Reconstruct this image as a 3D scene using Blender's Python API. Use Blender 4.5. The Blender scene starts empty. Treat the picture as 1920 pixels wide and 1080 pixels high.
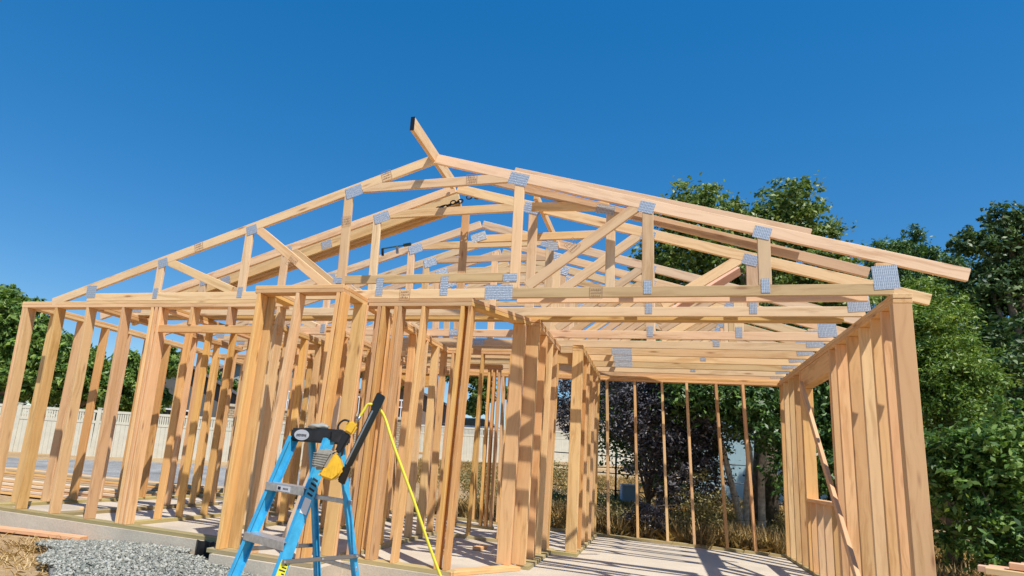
import bpy, bmesh, math, random
import numpy as np
from mathutils import Vector, Matrix

# ---------------------------------------------------------------- camera, sky, sun, exposure
scn = bpy.context.scene
C = scn.collection
PITCH, YAW, ROLL = 12.74, -19.78, 4.61
fw = Vector((-0.3300, 0.9178, 0.2205)); rt = Vector((0.9440, 0.3206, 0.0784)); up = Vector((-0.0012, -0.2340, 0.9722))
cam_d = bpy.data.cameras.new('camera'); cam = bpy.data.objects.new('camera', cam_d); C.objects.link(cam)
up = (up - fw * up.dot(fw)).normalized(); fw.normalize(); rt = fw.cross(up)
cam.matrix_world = Matrix(((rt.x, up.x, -fw.x, -1.6806), (rt.y, up.y, -fw.y, -5.4536), (rt.z, up.z, -fw.z, 0.9902), (0, 0, 0, 1)))
cam_d.sensor_width = 36; cam_d.lens = 36 * 1172.7 / 1920
cam_d.shift_x = 135.41 / 1920; cam_d.shift_y = 49.8 / 1920
cam_d.clip_start = 0.05; cam_d.clip_end = 2000
scn.camera = cam
SUN = Vector((0.48, -0.45, 1.0)).normalized()          # towards the sun
w = bpy.data.worlds.new('World'); scn.world = w; w.use_nodes = True
nt = w.node_tree; bg = nt.nodes['Background']
sky = nt.nodes.new('ShaderNodeTexSky'); sky.sky_type = 'NISHITA'; sky.sun_disc = False
sky.sun_elevation = math.asin(SUN.z); sky.sun_rotation = math.atan2(SUN.x, SUN.y)
sky.air_density = 1.0; sky.dust_density = 0.0; sky.ozone_density = 5.0; sky.altitude = 0
hsv = nt.nodes.new('ShaderNodeHueSaturation'); hsv.inputs['Saturation'].default_value = 1.30; hsv.inputs['Hue'].default_value = 0.497   # deep clear summer blue
hsv.inputs['Saturation'].default_value = 1.73; hsv.inputs['Value'].default_value = 1.48; hsv.inputs['Hue'].default_value = 0.505
gam = nt.nodes.new('ShaderNodeGamma'); gam.inputs[1].default_value = 0.62
nt.links.new(sky.outputs[0], gam.inputs[0]); nt.links.new(gam.outputs[0], hsv.inputs['Color']); nt.links.new(hsv.outputs[0], bg.inputs[0]); bg.inputs[1].default_value = 0.15
sd = bpy.data.lights.new('sun', 'SUN'); sd.energy = 4.6; sd.angle = math.radians(0.5); sd.color = (1, 0.95, 0.87)
so = bpy.data.objects.new('sun', sd); C.objects.link(so); so.rotation_euler = SUN.to_track_quat('Z', 'Y').to_euler()
scn.view_settings.view_transform = 'Standard'; scn.view_settings.look = 'None'
scn.view_settings.exposure = 0.18; scn.view_settings.gamma = 1
random.seed(7)
TREES = {
    'oak_back': [(-0.89, 9.68, 7.2, 0.67), (-1.35, 9.54, 7.1, 0.36), (-0.29, 9.96, 6.94, 0.64), (-0.89, 9.88, 6.39, 0.79), (-1.5, 9.73, 6.09, 0.58), (0.5, 10.73, 7.2, 0.46), (1.32, 10.91, 7.65, 0.66), (1.63, 11.13, 7.23, 0.63), (0.88, 10.92, 6.97, 0.66), (2.07, 11.38, 6.81, 0.53), (0.13, 10.85, 6.14, 0.93), (1.38, 11.3, 6.11, 0.93), (2.38, 11.61, 6.32, 0.46), (-0.97, 11.17, 5.41, 0.96), (0.45, 11.72, 5.26, 1.09), (1.99, 12.21, 5.52, 0.96), (3.02, 12.53, 5.74, 0.68), (-1.74, 11.29, 6.03, 0.63), (2.77, 12.63, 4.93, 0.68)],
    'fir_mid': [(4.0, 13.6, 7.29, 0.38), (4.41, 13.75, 7.26, 0.46), (4.85, 13.77, 7.86, 0.23), (4.85, 13.87, 7.44, 0.41), (4.69, 13.98, 6.72, 0.65), (5.37, 14.15, 7.06, 0.41), (5.71, 14.33, 6.8, 0.43), (5.23, 14.3, 6.2, 0.72), (4.14, 13.86, 6.39, 0.72), (6.06, 14.58, 6.27, 0.58), (5.92, 14.33, 7.1, 0.32)],
    'dark_right': [(5.07, 9.75, 6.77, 0.31), (5.33, 9.93, 6.41, 0.44), (4.46, 10.19, 6.3, 0.25), (4.6, 9.72, 6.19, 0.31), (4.97, 9.91, 5.95, 0.47), (5.39, 10.15, 5.55, 0.55), (4.81, 10.01, 5.29, 0.5), (5.28, 10.33, 4.68, 0.61), (4.79, 10.62, 4.98, 0.4), (5.75, 10.38, 5.15, 0.67), (5.18, 10.47, 3.92, 0.67), (5.6, 10.69, 3.63, 0.67), (5.01, 10.99, 3.77, 0.52), (5.07, 10.62, 3.16, 0.61), (5.8, 10.09, 6.45, 0.55), (5.91, 10.67, 4.19, 0.67)],
    'bright_mid': [(2.63, 6.93, 3.51, 0.54), (3.01, 6.95, 3.08, 0.51), (2.51, 6.83, 2.87, 0.53), (3.13, 6.98, 2.69, 0.37), (2.89, 7.22, 4.05, 0.41), (2.72, 6.89, 2.44, 0.48), (2.66, 7.29, 4.35, 0.33), (2.44, 7.39, 3.6, 0.47), (2.44, 7.56, 2.87, 0.47)],
    'broad_shrub': [(1.75, 3.4, 0.55, 0.3), (2.1, 3.3, 0.6, 0.32), (1.5, 3.9, 0.5, 0.22), (2.35, 3.3, 0.35, 0.3), (1.57, 3.66, 1.5, 0.3), (1.83, 3.51, 1.6, 0.32), (2.18, 3.57, 1.84, 0.29), (1.45, 3.69, 1.18, 0.28), (1.72, 3.46, 1.18, 0.35), (2.01, 3.43, 1.29, 0.35), (2.3, 3.47, 1.55, 0.36), (1.6, 3.59, 0.93, 0.25), (1.96, 3.49, 0.94, 0.29), (1.47, 3.82, 1.56, 0.18), (2.27, 3.57, 1.08, 0.3), (1.41, 3.89, 1.18, 0.19)],
    'laurel_back': [(-0.29, 6.08, 2.22, 0.53), (0.17, 6.11, 1.9, 0.52), (-0.68, 6.33, 2.41, 0.55), (-1.1, 6.4, 2.4, 0.52), (0.56, 6.48, 2.3, 0.54), (0.22, 5.67, 1.06, 0.33), (-0.39, 6.53, 2.91, 0.56), (0.45, 6.61, 2.95, 0.55), (1.07, 6.65, 2.34, 0.54), (-1.26, 6.76, 2.92, 0.54), (1.32, 6.56, 1.74, 0.48), (0.94, 6.31, 1.28, 0.43), (1.65, 6.53, 2.36, 0.43), (1.75, 6.53, 1.6, 0.43)],
    'plum_dark': [(-2.0, 6.74, 1.91, 0.49), (-1.54, 6.6, 1.83, 0.57), (-1.19, 6.61, 1.39, 0.52), (-1.72, 6.67, 1.25, 0.43), (-2.21, 7.09, 2.43, 0.51), (-1.63, 7.26, 2.57, 0.56), (-1.02, 6.56, 0.94, 0.41), (-2.53, 7.41, 2.88, 0.53), (-3.42, 8.74, 2.81, 0.48), (-3.65, 8.8, 2.21, 0.36), (-3.42, 8.96, 1.88, 0.3), (-1.37, 6.49, 0.74, 0.37), (-1.82, 7.12, 2.86, 0.51), (-0.83, 6.6, 1.96, 0.47)],
    'low_bush': [(-1.71, 4.16, 0.37, 0.22), (-1.47, 4.15, 0.32, 0.21), (-1.96, 4.37, 0.47, 0.18), (-1.28, 4.39, 0.5, 0.21), (-2.3, 4.5, 0.36, 0.2), (-1.02, 4.29, 0.43, 0.16)],
    'left_a': [(-27.41, 12.56, 5.4, 0.89), (-26.68, 12.89, 5.14, 0.8), (-27.31, 12.88, 4.23, 1.11), (-26.26, 13.29, 4.1, 1.0), (-27.8, 12.78, 6.16, 0.45), (-27.27, 13.07, 5.76, 0.41), (-25.42, 13.57, 4.17, 0.78), (-26.89, 13.33, 2.97, 1.22), (-25.63, 13.76, 3.07, 1.0), (-28.36, 12.37, 4.79, 1.33), (-28.56, 12.77, 2.83, 1.33)],
    'left_b': [(-25.58, 14.54, 4.46, 0.69), (-25.03, 14.91, 3.73, 0.87), (-25.47, 14.98, 2.8, 0.92), (-24.49, 15.15, 3.55, 0.69), (-24.05, 15.4, 3.14, 0.92), (-25.9, 14.67, 3.43, 0.92), (-24.91, 15.31, 4.51, 0.33), (-26.12, 14.27, 4.76, 0.46)],
    'left_c': [(-23.98, 16.23, 4.34, 0.67), (-24.32, 16.31, 3.49, 0.81), (-23.53, 16.63, 3.33, 0.81), (-22.97, 16.6, 4.3, 0.57), (-22.41, 16.68, 4.81, 0.48), (-23.08, 16.9, 2.9, 0.72), (-22.07, 16.91, 4.38, 0.53), (-23.87, 16.69, 2.6, 0.72)],
    'left_d': [(-23.56, 20.9, 3.65, 0.6), (-23.3, 21.15, 3.01, 0.65), (-23.95, 21.03, 2.56, 0.55), (-23.05, 22.23, 3.43, 0.56), (-23.85, 21.73, 4.32, 0.34), (-22.38, 22.52, 3.21, 0.51)],
    'mid_far': [(-19.1, 28.53, 5.81, 0.52), (-16.96, 29.25, 5.99, 0.52), (-16.8, 29.5, 5.21, 0.58), (-18.89, 30.78, 5.82, 0.61), (-19.25, 28.34, 6.36, 0.39), (-11.37, 29.12, 5.82, 0.68), (-11.23, 29.42, 4.79, 0.68), (-11.66, 29.49, 3.86, 0.49), (-12.83, 29.68, 5.86, 0.69), (-10.96, 35.91, 5.4, 0.5), (-10.45, 36.21, 4.92, 0.43), (-9.27, 36.74, 4.5, 0.5), (-15.67, 31.87, 6.09, 0.68)],
}
# ---------------------------------------------------------------- materials
def newmat(name, rough=0.7, metal=0.0, spec=0.5):
    m = bpy.data.materials.new(name); m.use_nodes = True
    b = m.node_tree.nodes['Principled BSDF']; b.inputs['Roughness'].default_value = rough
    b.inputs['Metallic'].default_value = metal; b.inputs['Specular IOR Level'].default_value = spec
    return m, m.node_tree, b
def N(t, kind, **kw):
    n = t.nodes.new(kind)
    for k, v in kw.items():
        if k in n.inputs: n.inputs[k].default_value = v
        else: setattr(n, k, v)
    return n
def ramp(t, src, stops):
    r = t.nodes.new('ShaderNodeValToRGB'); e = r.color_ramp.elements
    while len(e) < len(stops): e.new(0.5)
    for i, (p, c) in enumerate(stops): e[i].position = p; e[i].color = (*c, 1) if len(c) == 3 else c
    t.links.new(src, r.inputs[0]); return r.outputs[0]
def mixc(t, fac, a, b, mode='MIX'):
    n = t.nodes.new('ShaderNodeMix'); n.data_type = 'RGBA'; n.blend_type = mode
    for s, v in ((0, fac), (6, a), (7, b)):
        if isinstance(v, (int, float)): n.inputs[s].default_value = v
        elif isinstance(v, tuple): n.inputs[s].default_value = (*v, 1)
        else: t.links.new(v, n.inputs[s])
    return n.outputs[2]
def mth(t, op, a, b=None):
    n = t.nodes.new('ShaderNodeMath'); n.operation = op
    for i, v in enumerate((a, b)):
        if v is None: continue
        if isinstance(v, (int, float)): n.inputs[i].default_value = v
        else: t.links.new(v, n.inputs[i])
    return n.outputs[0]
def wood(name, light, dark, tint, rough=0.72, knots=True):
    m, t, b = newmat(name, rough, 0, 0.25)
    tc = N(t, 'ShaderNodeTexCoord'); oi = N(t, 'ShaderNodeObjectInfo')
    off = N(t, 'ShaderNodeVectorMath', operation='SCALE'); off.inputs[0].default_value = (31, 17, 53)
    t.links.new(oi.outputs['Random'], off.inputs['Scale'])
    add = N(t, 'ShaderNodeVectorMath', operation='ADD'); t.links.new(tc.outputs['Object'], add.inputs[0]); t.links.new(off.outputs[0], add.inputs[1])
    mp = N(t, 'ShaderNodeMapping'); mp.inputs['Scale'].default_value = (0.9, 22, 22); t.links.new(add.outputs[0], mp.inputs[0])
    warp = N(t, 'ShaderNodeTexNoise', Scale=1.6, Detail=2); t.links.new(add.outputs[0], warp.inputs[0])
    mv = N(t, 'ShaderNodeVectorMath', operation='MULTIPLY_ADD'); t.links.new(warp.outputs[1], mv.inputs[0]); mv.inputs[1].default_value = (0, 3.2, 3.2); t.links.new(mp.outputs[0], mv.inputs[2])
    g = N(t, 'ShaderNodeTexNoise', Scale=1.0, Detail=5, Roughness=0.62); t.links.new(mv.outputs[0], g.inputs[0])
    col = ramp(t, g.outputs[0], [(0.36, dark), (0.50, light), (0.72, tuple(min(1, c * 1.10) for c in light))])
    big = N(t, 'ShaderNodeTexNoise', Scale=1.3, Detail=3); t.links.new(add.outputs[0], big.inputs[0])
    col = mixc(t, ramp(t, big.outputs[0], [(0.42, (0, 0, 0)), (0.62, (0.55, 0.55, 0.55))]), col, tint)
    if knots:
        mk = N(t, 'ShaderNodeMapping'); mk.inputs['Scale'].default_value = (1.9, 9, 9); t.links.new(add.outputs[0], mk.inputs[0])
        v = N(t, 'ShaderNodeTexVoronoi', Scale=1.0); t.links.new(mk.outputs[0], v.inputs[0])
        col = mixc(t, ramp(t, v.outputs['Distance'], [(0.06, (0.8, 0.8, 0.8)), (0.10, (0.35, 0.35, 0.35)), (0.17, (0, 0, 0))]), col, (0.33, 0.15, 0.065))
    hs = N(t, 'ShaderNodeHueSaturation'); t.links.new(col, hs.inputs['Color'])
    t.links.new(mth(t, 'ADD', mth(t, 'MULTIPLY', oi.outputs['Random'], 0.34), 0.80), hs.inputs['Value'])
    rr = mth(t, 'FRACT', mth(t, 'MULTIPLY', oi.outputs['Random'], 7.3))
    t.links.new(mth(t, 'ADD', mth(t, 'MULTIPLY', rr, 0.016), 0.490), hs.inputs['Hue'])
    t.links.new(mth(t, 'ADD', mth(t, 'MULTIPLY', mth(t, 'FRACT', mth(t, 'MULTIPLY', oi.outputs['Random'], 13.7)), 0.22), 0.88), hs.inputs['Saturation'])
    t.links.new(hs.outputs[0], b.inputs['Base Color'])
    bp_ = N(t, 'ShaderNodeBump', Strength=0.25, Distance=0.002); t.links.new(g.outputs[0], bp_.inputs['Height']); t.links.new(bp_.outputs[0], b.inputs['Normal'])
    return m
M = {}
M['stud'] = wood('stud_lumber', (0.78, 0.49, 0.215), (0.61, 0.345, 0.13), (0.75, 0.43, 0.19))
M['truss'] = wood('truss_lumber', (0.79, 0.565, 0.325), (0.63, 0.40, 0.20), (0.80, 0.54, 0.315))
M['oldbeam'] = wood('yellow_lumber', (0.70, 0.475, 0.21), (0.56, 0.35, 0.14), (0.64, 0.41, 0.18))
M['treated'] = wood('treated_lumber', (0.44, 0.34, 0.16), (0.33, 0.26, 0.12), (0.36, 0.32, 0.16))
M['pale'] = wood('pale_board', (0.84, 0.66, 0.46), (0.78, 0.58, 0.38), (0.84, 0.6, 0.42))
M['pink'] = wood('fir_plank', (0.78, 0.46, 0.27), (0.66, 0.36, 0.2), (0.8, 0.44, 0.28))
M['greyplank'] = wood('weathered_plank', (0.55, 0.42, 0.26), (0.42, 0.31, 0.19), (0.62, 0.45, 0.26))
def plain(name, c, rough=0.6, metal=0.0, spec=0.5, var=0.0, scale=20, bump=0.0):
    m, t, b = newmat(name, rough, metal, spec)
    tc = N(t, 'ShaderNodeTexCoord'); n = N(t, 'ShaderNodeTexNoise', Scale=scale, Detail=6, Roughness=0.65); t.links.new(tc.outputs['Object'], n.inputs[0])
    t.links.new(ramp(t, n.outputs[0], [(0.3, tuple(max(0, x * (1 - var)) for x in c)), (0.7, tuple(min(1, x * (1 + var)) for x in c))]), b.inputs['Base Color'])
    if bump:
        q = N(t, 'ShaderNodeBump', Strength=bump, Distance=0.01); t.links.new(n.outputs[0], q.inputs['Height']); t.links.new(q.outputs[0], b.inputs['Normal'])
    return m
# toothed galvanised plate: rows of punched slots
def platemat():
    m, t, b = newmat('galvanised_plate', 0.40, 0.45)
    tc = N(t, 'ShaderNodeTexCoord'); s = N(t, 'ShaderNodeSeparateXYZ'); t.links.new(tc.outputs['Object'], s.inputs[0])
    fx = mth(t, 'FRACT', mth(t, 'MULTIPLY', s.outputs[0], 78.0)); fz = mth(t, 'FRACT', mth(t, 'MULTIPLY', s.outputs[2], 42.0))
    hole = mth(t, 'MULTIPLY', mth(t, 'GREATER_THAN', fx, 0.6), mth(t, 'GREATER_THAN', fz, 0.18))
    n = N(t, 'ShaderNodeTexNoise', Scale=70, Detail=3); t.links.new(tc.outputs['Object'], n.inputs[0])
    base = ramp(t, n.outputs[0], [(0.3, (0.44, 0.48, 0.53)), (0.7, (0.70, 0.74, 0.78))])
    t.links.new(mixc(t, hole, base, (0.30, 0.34, 0.40)), b.inputs['Base Color'])
    q = N(t, 'ShaderNodeBump', Strength=0.5, Distance=0.003); q.invert = True; t.links.new(hole, q.inputs['Height']); t.links.new(q.outputs[0], b.inputs['Normal'])
    return m
M['plate'] = platemat()
M['black'] = plain('black_plastic', (0.012, 0.012, 0.014), 0.35)
M['capblack'] = plain('ladder_cap_plastic', (0.022, 0.022, 0.025), 0.5, var=0.9, scale=9)
M['gloss'] = plain('black_enamel', (0.008, 0.008, 0.009), 0.12)
M['blue'] = plain('blue_fibreglass', (0.05, 0.40, 0.68), 0.45, var=0.22, scale=14)
M['alu'] = plain('aluminium', (0.55, 0.56, 0.57), 0.42, 0.7, var=0.2, scale=30)
M['yellow'] = plain('yellow_plastic', (0.80, 0.47, 0.03), 0.42, var=0.15)
M['tool_grey'] = plain('tool_grey', (0.34, 0.32, 0.27), 0.6, var=0.25)
M['hose'] = plain('yellow_hose', (0.82, 0.72, 0.06), 0.35)
M['white'] = plain('white_sticker', (0.8, 0.8, 0.8), 0.5)
M['ylabel'] = plain('yellow_sticker', (0.85, 0.8, 0.05), 0.5)
M['ink'] = plain('stamp_ink', (0.36, 0.22, 0.14), 0.8)
M['darkink'] = plain('dark_ink', (0.02, 0.02, 0.03), 0.8)
M['dkgreen'] = plain('green_black_metal', (0.03, 0.09, 0.09), 0.4)
M['steel'] = plain('steel', (0.4, 0.42, 0.44), 0.35, 0.9)
def concrete():
    m, t, b = newmat('concrete', 0.85, 0, 0.3)
    tc = N(t, 'ShaderNodeTexCoord'); n = N(t, 'ShaderNodeTexNoise', Scale=1.4, Detail=9, Roughness=0.7); t.links.new(tc.outputs['Object'], n.inputs[0])
    f = N(t, 'ShaderNodeTexNoise', Scale=60, Detail=4); t.links.new(tc.outputs['Object'], f.inputs[0])
    c = ramp(t, n.outputs[0], [(0.35, (0.56, 0.47, 0.35)), (0.65, (0.72, 0.62, 0.48))])
    c = mixc(t, 0.25, c, ramp(t, f.outputs[0], [(0.35, (0.3, 0.28, 0.25)), (0.65, (0.6, 0.57, 0.5))]))
    st = N(t, 'ShaderNodeTexNoise', Scale=0.7, Detail=4, Roughness=0.6); t.links.new(tc.outputs['Object'], st.inputs[0])
    c = mixc(t, ramp(t, st.outputs[0], [(0.52, (0, 0, 0)), (0.62, (0.45, 0.45, 0.45))]), c, (0.30, 0.26, 0.21))
    sw = N(t, 'ShaderNodeTexVoronoi', Scale=38); t.links.new(tc.outputs['Object'], sw.inputs[0])
    c = mixc(t, ramp(t, sw.outputs['Distance'], [(0.10, (0.8, 0.8, 0.8)), (0.16, (0, 0, 0))]), c, (0.66, 0.46, 0.24))
    t.links.new(c, b.inputs['Base Color'])
    q = N(t, 'ShaderNodeBump', Strength=0.4, Distance=0.006); t.links.new(f.outputs[0], q.inputs['Height']); t.links.new(q.outputs[0], b.inputs['Normal'])
    return m
M['concrete'] = concrete()
def ground_mat(name, cols, sc=1.0, bump=0.6, dist=0.05):
    m, t, b = newmat(name, 0.95, 0, 0.1)
    tc = N(t, 'ShaderNodeTexCoord'); a = N(t, 'ShaderNodeTexNoise', Scale=0.35 * sc, Detail=8, Roughness=0.65); t.links.new(tc.outputs['Object'], a.inputs[0])
    f = N(t, 'ShaderNodeTexNoise', Scale=14 * sc, Detail=8, Roughness=0.75); t.links.new(tc.outputs['Object'], f.inputs[0])
    s = mth(t, 'ADD', mth(t, 'MULTIPLY', a.outputs[0], 0.5), mth(t, 'MULTIPLY', f.outputs[0], 0.5))
    t.links.new(ramp(t, s, [(0.36, cols[0]), (0.5, cols[1]), (0.64, cols[2])]), b.inputs['Base Color'])
    q = N(t, 'ShaderNodeBump', Strength=bump, Distance=dist); t.links.new(f.outputs[0], q.inputs['Height']); t.links.new(q.outputs[0], b.inputs['Normal'])
    return m
M['dirt'] = ground_mat('dry_ground', [(0.25, 0.16, 0.09), (0.47, 0.32, 0.17), (0.60, 0.44, 0.24)])
M['gravelbed'] = ground_mat('gravel_bed', [(0.19, 0.185, 0.17), (0.33, 0.32, 0.30), (0.50, 0.48, 0.43)], 3)
M['stone'] = None
def leaf(name, c1, c2, c3, gloss=0.45, trans=0.3):
    m, t, b = newmat(name, gloss, 0, 0.4)
    g = N(t, 'ShaderNodeNewGeometry'); tc = N(t, 'ShaderNodeTexCoord')
    n = N(t, 'ShaderNodeTexNoise', Scale=1.7, Detail=3); t.links.new(tc.outputs['Object'], n.inputs[0])
    s = mth(t, 'ADD', mth(t, 'MULTIPLY', n.outputs[0], 0.55), mth(t, 'MULTIPLY', g.outputs['Random Per Island'], 0.45))
    c = ramp(t, s, [(0.28, c1), (0.5, c2), (0.74, c3)])
    t.links.new(c, b.inputs['Base Color'])
    tr = N(t, 'ShaderNodeBsdfTranslucent'); t.links.new(mixc(t, 1.0, c, (1.0, 1.0, 0.55), 'MULTIPLY'), tr.inputs[0])
    mx = N(t, 'ShaderNodeMixShader'); mx.inputs[0].default_value = trans
    t.links.new(b.outputs[0], mx.inputs[1]); t.links.new(tr.outputs[0], mx.inputs[2]); t.links.new(mx.outputs[0], t.nodes['Material Output'].inputs[0])
    return m
M['leaf_oak'] = leaf('oak_leaves', (0.06, 0.12, 0.025), (0.16, 0.25, 0.05), (0.40, 0.46, 0.14))
M['leaf_fir'] = leaf('fir_needles', (0.05, 0.12, 0.03), (0.10, 0.20, 0.045), (0.20, 0.30, 0.08), trans=0.2)
M['leaf_dark'] = leaf('dark_leaves', (0.035, 0.08, 0.025), (0.08, 0.15, 0.045), (0.20, 0.28, 0.09), trans=0.2)
M['leaf_bright'] = leaf('bright_leaves', (0.06, 0.13, 0.02), (0.16, 0.28, 0.04), (0.38, 0.48, 0.10), trans=0.35)
M['leaf_shrub'] = leaf('glossy_leaves', (0.045, 0.11, 0.025), (0.12, 0.24, 0.045), (0.34, 0.48, 0.13), 0.5, 0.35)
M['leaf_olive'] = leaf('olive_scrub', (0.16, 0.15, 0.05), (0.34, 0.30, 0.12), (0.60, 0.52, 0.26))
M['leaf_laurel'] = leaf('laurel_leaves', (0.03, 0.075, 0.02), (0.07, 0.15, 0.035), (0.19, 0.32, 0.07), 0.4, 0.2)
M['leaf_plum'] = leaf('plum_leaves', (0.04, 0.037, 0.04), (0.09, 0.085, 0.095), (0.22, 0.21, 0.23), 0.4, 0.1)
M['leaf_left'] = leaf('cedar_leaves', (0.07, 0.15, 0.03), (0.15, 0.26, 0.05), (0.33, 0.43, 0.09), trans=0.3)
M['straw'] = leaf('dry_straw', (0.42, 0.27, 0.11), (0.66, 0.47, 0.21), (0.80, 0.63, 0.34), 0.8, 0.2)
M['bark'] = plain('grey_bark', (0.20, 0.16, 0.12), 0.9, var=0.5, scale=14, bump=0.6)
M['bark_pale'] = plain('pale_grey_bark', (0.62, 0.56, 0.48), 0.9, var=0.45, scale=14, bump=0.5)
M['vinyl'] = plain('white_vinyl', (0.62, 0.58, 0.46), 0.6, var=0.10, scale=3)

# ---------------------------------------------------------------- helpers
def tag(o, label=None, cat=None, group=None, kind=None):
    if label: o['label'] = label
    if cat: o['category'] = cat
    if group: o['group'] = group
    if kind: o['kind'] = kind
    return o
def thing(name, loc, label, cat, group=None):
    o = bpy.data.objects.new(name, None); C.objects.link(o); o.empty_display_size = 0.1
    o.location = loc; WM[o.name] = Matrix.Translation(loc); tag(o, label, cat, group); return o
def link(name, me, mat, parent=None, mw=None):
    if mat: me.materials.append(mat)
    o = bpy.data.objects.new(name, me); C.objects.link(o)
    mw = mw or Matrix.Identity(4)
    if parent is not None:
        o.parent = parent; o.matrix_basis = PW(parent).inverted() @ mw
    else: o.matrix_basis = mw
    WM[o.name] = mw
    return o
def PW(o): return WM[o.name]
WM = {}                                              # world matrix of everything placed so far
def mesh(name, vs, fs):
    me = bpy.data.meshes.new(name); me.from_pydata([tuple(v) for v in vs], [], fs); me.update(); return me
BF = [(0, 1, 3, 2), (4, 6, 7, 5), (0, 4, 5, 1), (2, 3, 7, 6), (0, 2, 6, 4), (1, 5, 7, 3)]
def box_vs(a, b, c): return [(x * a / 2, y * b / 2, z * c / 2) for x in (-1, 1) for y in (-1, 1) for z in (-1, 1)]
def frame(p0, p1, wv):
    x = (p1 - p0).normalized(); wv = Vector(wv); y = (wv - x * wv.dot(x)).normalized(); z = x.cross(y)
    m = Matrix((x, y, z)).transposed().to_4x4(); m.translation = (p0 + p1) / 2; return m
_k = [0]
def board(name, p0, p1, wv, wd, dp, mat, parent, chop=None):
    """one length of lumber: its own x axis runs along the grain, so each board gets its own grain"""
    p0, p1 = Vector(p0), Vector(p1); _k[0] += 1
    j = ((_k[0] * 37) % 23) / 23 * 0.0016
    L = (p1 - p0).length; vs = box_vs(L, wd - j, dp - j * 0.8)
    # eased arrises
    bm = bmesh.new(); bv = [bm.verts.new(v) for v in vs]
    for f in BF: bm.faces.new([bv[i] for i in f])
    if chop:                                             # bevel cut ends: (sign, amount)
        for v in bm.verts:
            for sgn, amt in chop:
                if v.co.x * sgn > 0: v.co.x += sgn * amt * (v.co.y / (wd / 2))
    bmesh.ops.bevel(bm, geom=bm.edges[:], offset=0.003, segments=1, affect='EDGES')
    me = bpy.data.meshes.new(name); bm.to_mesh(me); bm.free()
    bmesh_fix(me)
    return link(name, me, mat, parent, frame(p0, p1, wv))
def bmesh_fix(me):
    bm = bmesh.new(); bm.from_mesh(me); bmesh.ops.recalc_face_normals(bm, faces=bm.faces); bm.to_mesh(me); bm.free()
def boxo(name, c, s, mat, parent=None, rz=0.0, bev=0.0, rot=None):
    me = mesh(name, box_vs(*s), BF); 
    if bev:
        bm = bmesh.new(); bm.from_mesh(me); bmesh.ops.bevel(bm, geom=bm.edges[:], offset=bev, segments=2, affect='EDGES'); bm.to_mesh(me); bm.free()
    bmesh_fix(me)
    mw = Matrix.Translation(c) @ (rot.to_4x4() if rot else Matrix.Rotation(rz, 4, 'Z'))
    return link(name, me, mat, parent, mw)
def tube(name, pts, rad, mat, parent=None, n=8):
    pts = [Vector(p) for p in pts]; rad = rad if isinstance(rad, (list, tuple)) else [rad] * len(pts)
    vs, fs = [], []; ref = Vector((0.3, 0.2, 0.93))
    for i, p in enumerate(pts):
        d = (pts[min(i + 1, len(pts) - 1)] - pts[max(i - 1, 0)]).normalized()
        a = d.cross(ref); a = a.normalized() if a.length > 1e-4 else d.orthogonal().normalized(); b = d.cross(a)
        for k in range(n):
            t = 2 * math.pi * k / n; vs.append(p + (a * math.cos(t) + b * math.sin(t)) * rad[i])
    for i in range(len(pts) - 1):
        for k in range(n):
            fs.append((i * n + k, i * n + (k + 1) % n, (i + 1) * n + (k + 1) % n, (i + 1) * n + k))
    fs.append(tuple(range(n))); fs.append(tuple((len(pts) - 1) * n + k for k in range(n)))
    me = mesh(name, vs, fs); bmesh_fix(me)
    for p in me.polygons: p.use_smooth = True
    return link(name, me, mat, parent)
def smooth_path(pts, k=6):
    pts = [Vector(p) for p in pts]; out = []
    P = [pts[0]] + pts + [pts[-1]]
    for i in range(1, len(P) - 2):
        a, b, c, d = P[i - 1], P[i], P[i + 1], P[i + 2]
        for s in range(k):
            t = s / k
            out.append(0.5 * ((2 * b) + (c - a) * t + (2 * a - 5 * b + 4 * c - d) * t * t + (-a + 3 * b - 3 * c + d) * t ** 3))
    out.append(pts[-1]); return out
def text(name, s, size, mat, parent, mw, ext=0.0005, sx=1.0):
    cu = bpy.data.curves.new(name, 'FONT'); cu.body = s; cu.size = size; cu.extrude = ext; cu.align_x = 'CENTER'; cu.align_y = 'CENTER'
    tmp = bpy.data.objects.new(name, cu); C.objects.link(tmp); bpy.context.view_layer.update()
    me = bpy.data.meshes.new_from_object(tmp.evaluated_get(bpy.context.evaluated_depsgraph_get())); bpy.data.objects.remove(tmp); me.materials.clear(); me.materials.append(mat)
    o = bpy.data.objects.new(name, me); C.objects.link(o)
    o.parent = parent; o.matrix_basis = PW(parent).inverted() @ mw @ Matrix.Diagonal((sx, 1, 1, 1)); return o

# ---------------------------------------------------------------- ground and slab
def gz(x, y):
    """height of the natural ground"""
    r = max(0.0, y - 7.5)
    z = -0.16 + 0.045 * r * min(1, r / 3) if y < 40 else -0.16 + 0.045 * 32.5 + 0.02 * (y - 40)
    z += 0.03 * math.sin(x * 0.9 + y * 0.4) * min(1, max(0, abs(x + 4.5) - 5.5) / 3)
    if x > 1: z += 0.02 * min(x - 1, 8)
    return z
def ground():
    xs = np.unique(np.concatenate([np.linspace(-600, -45, 12), np.linspace(-45, 30, 151), np.linspace(30, 600, 12)]))
    ys = np.unique(np.concatenate([np.linspace(-300, -10, 8), np.linspace(-10, 60, 141), np.linspace(60, 800, 14)]))
    vs = [(x, y, gz(x, y)) for y in ys for x in xs]; nx = len(xs)
    fs = [(j * nx + i, j * nx + i + 1, (j + 1) * nx + i + 1, (j + 1) * nx + i) for j in range(len(ys) - 1) for i in range(nx - 1)]
    o = link('ground', mesh('ground', vs, fs), M['dirt']); tag(o, kind='structure')
    for p in o.data.polygons: p.use_smooth = True
ground()
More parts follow.
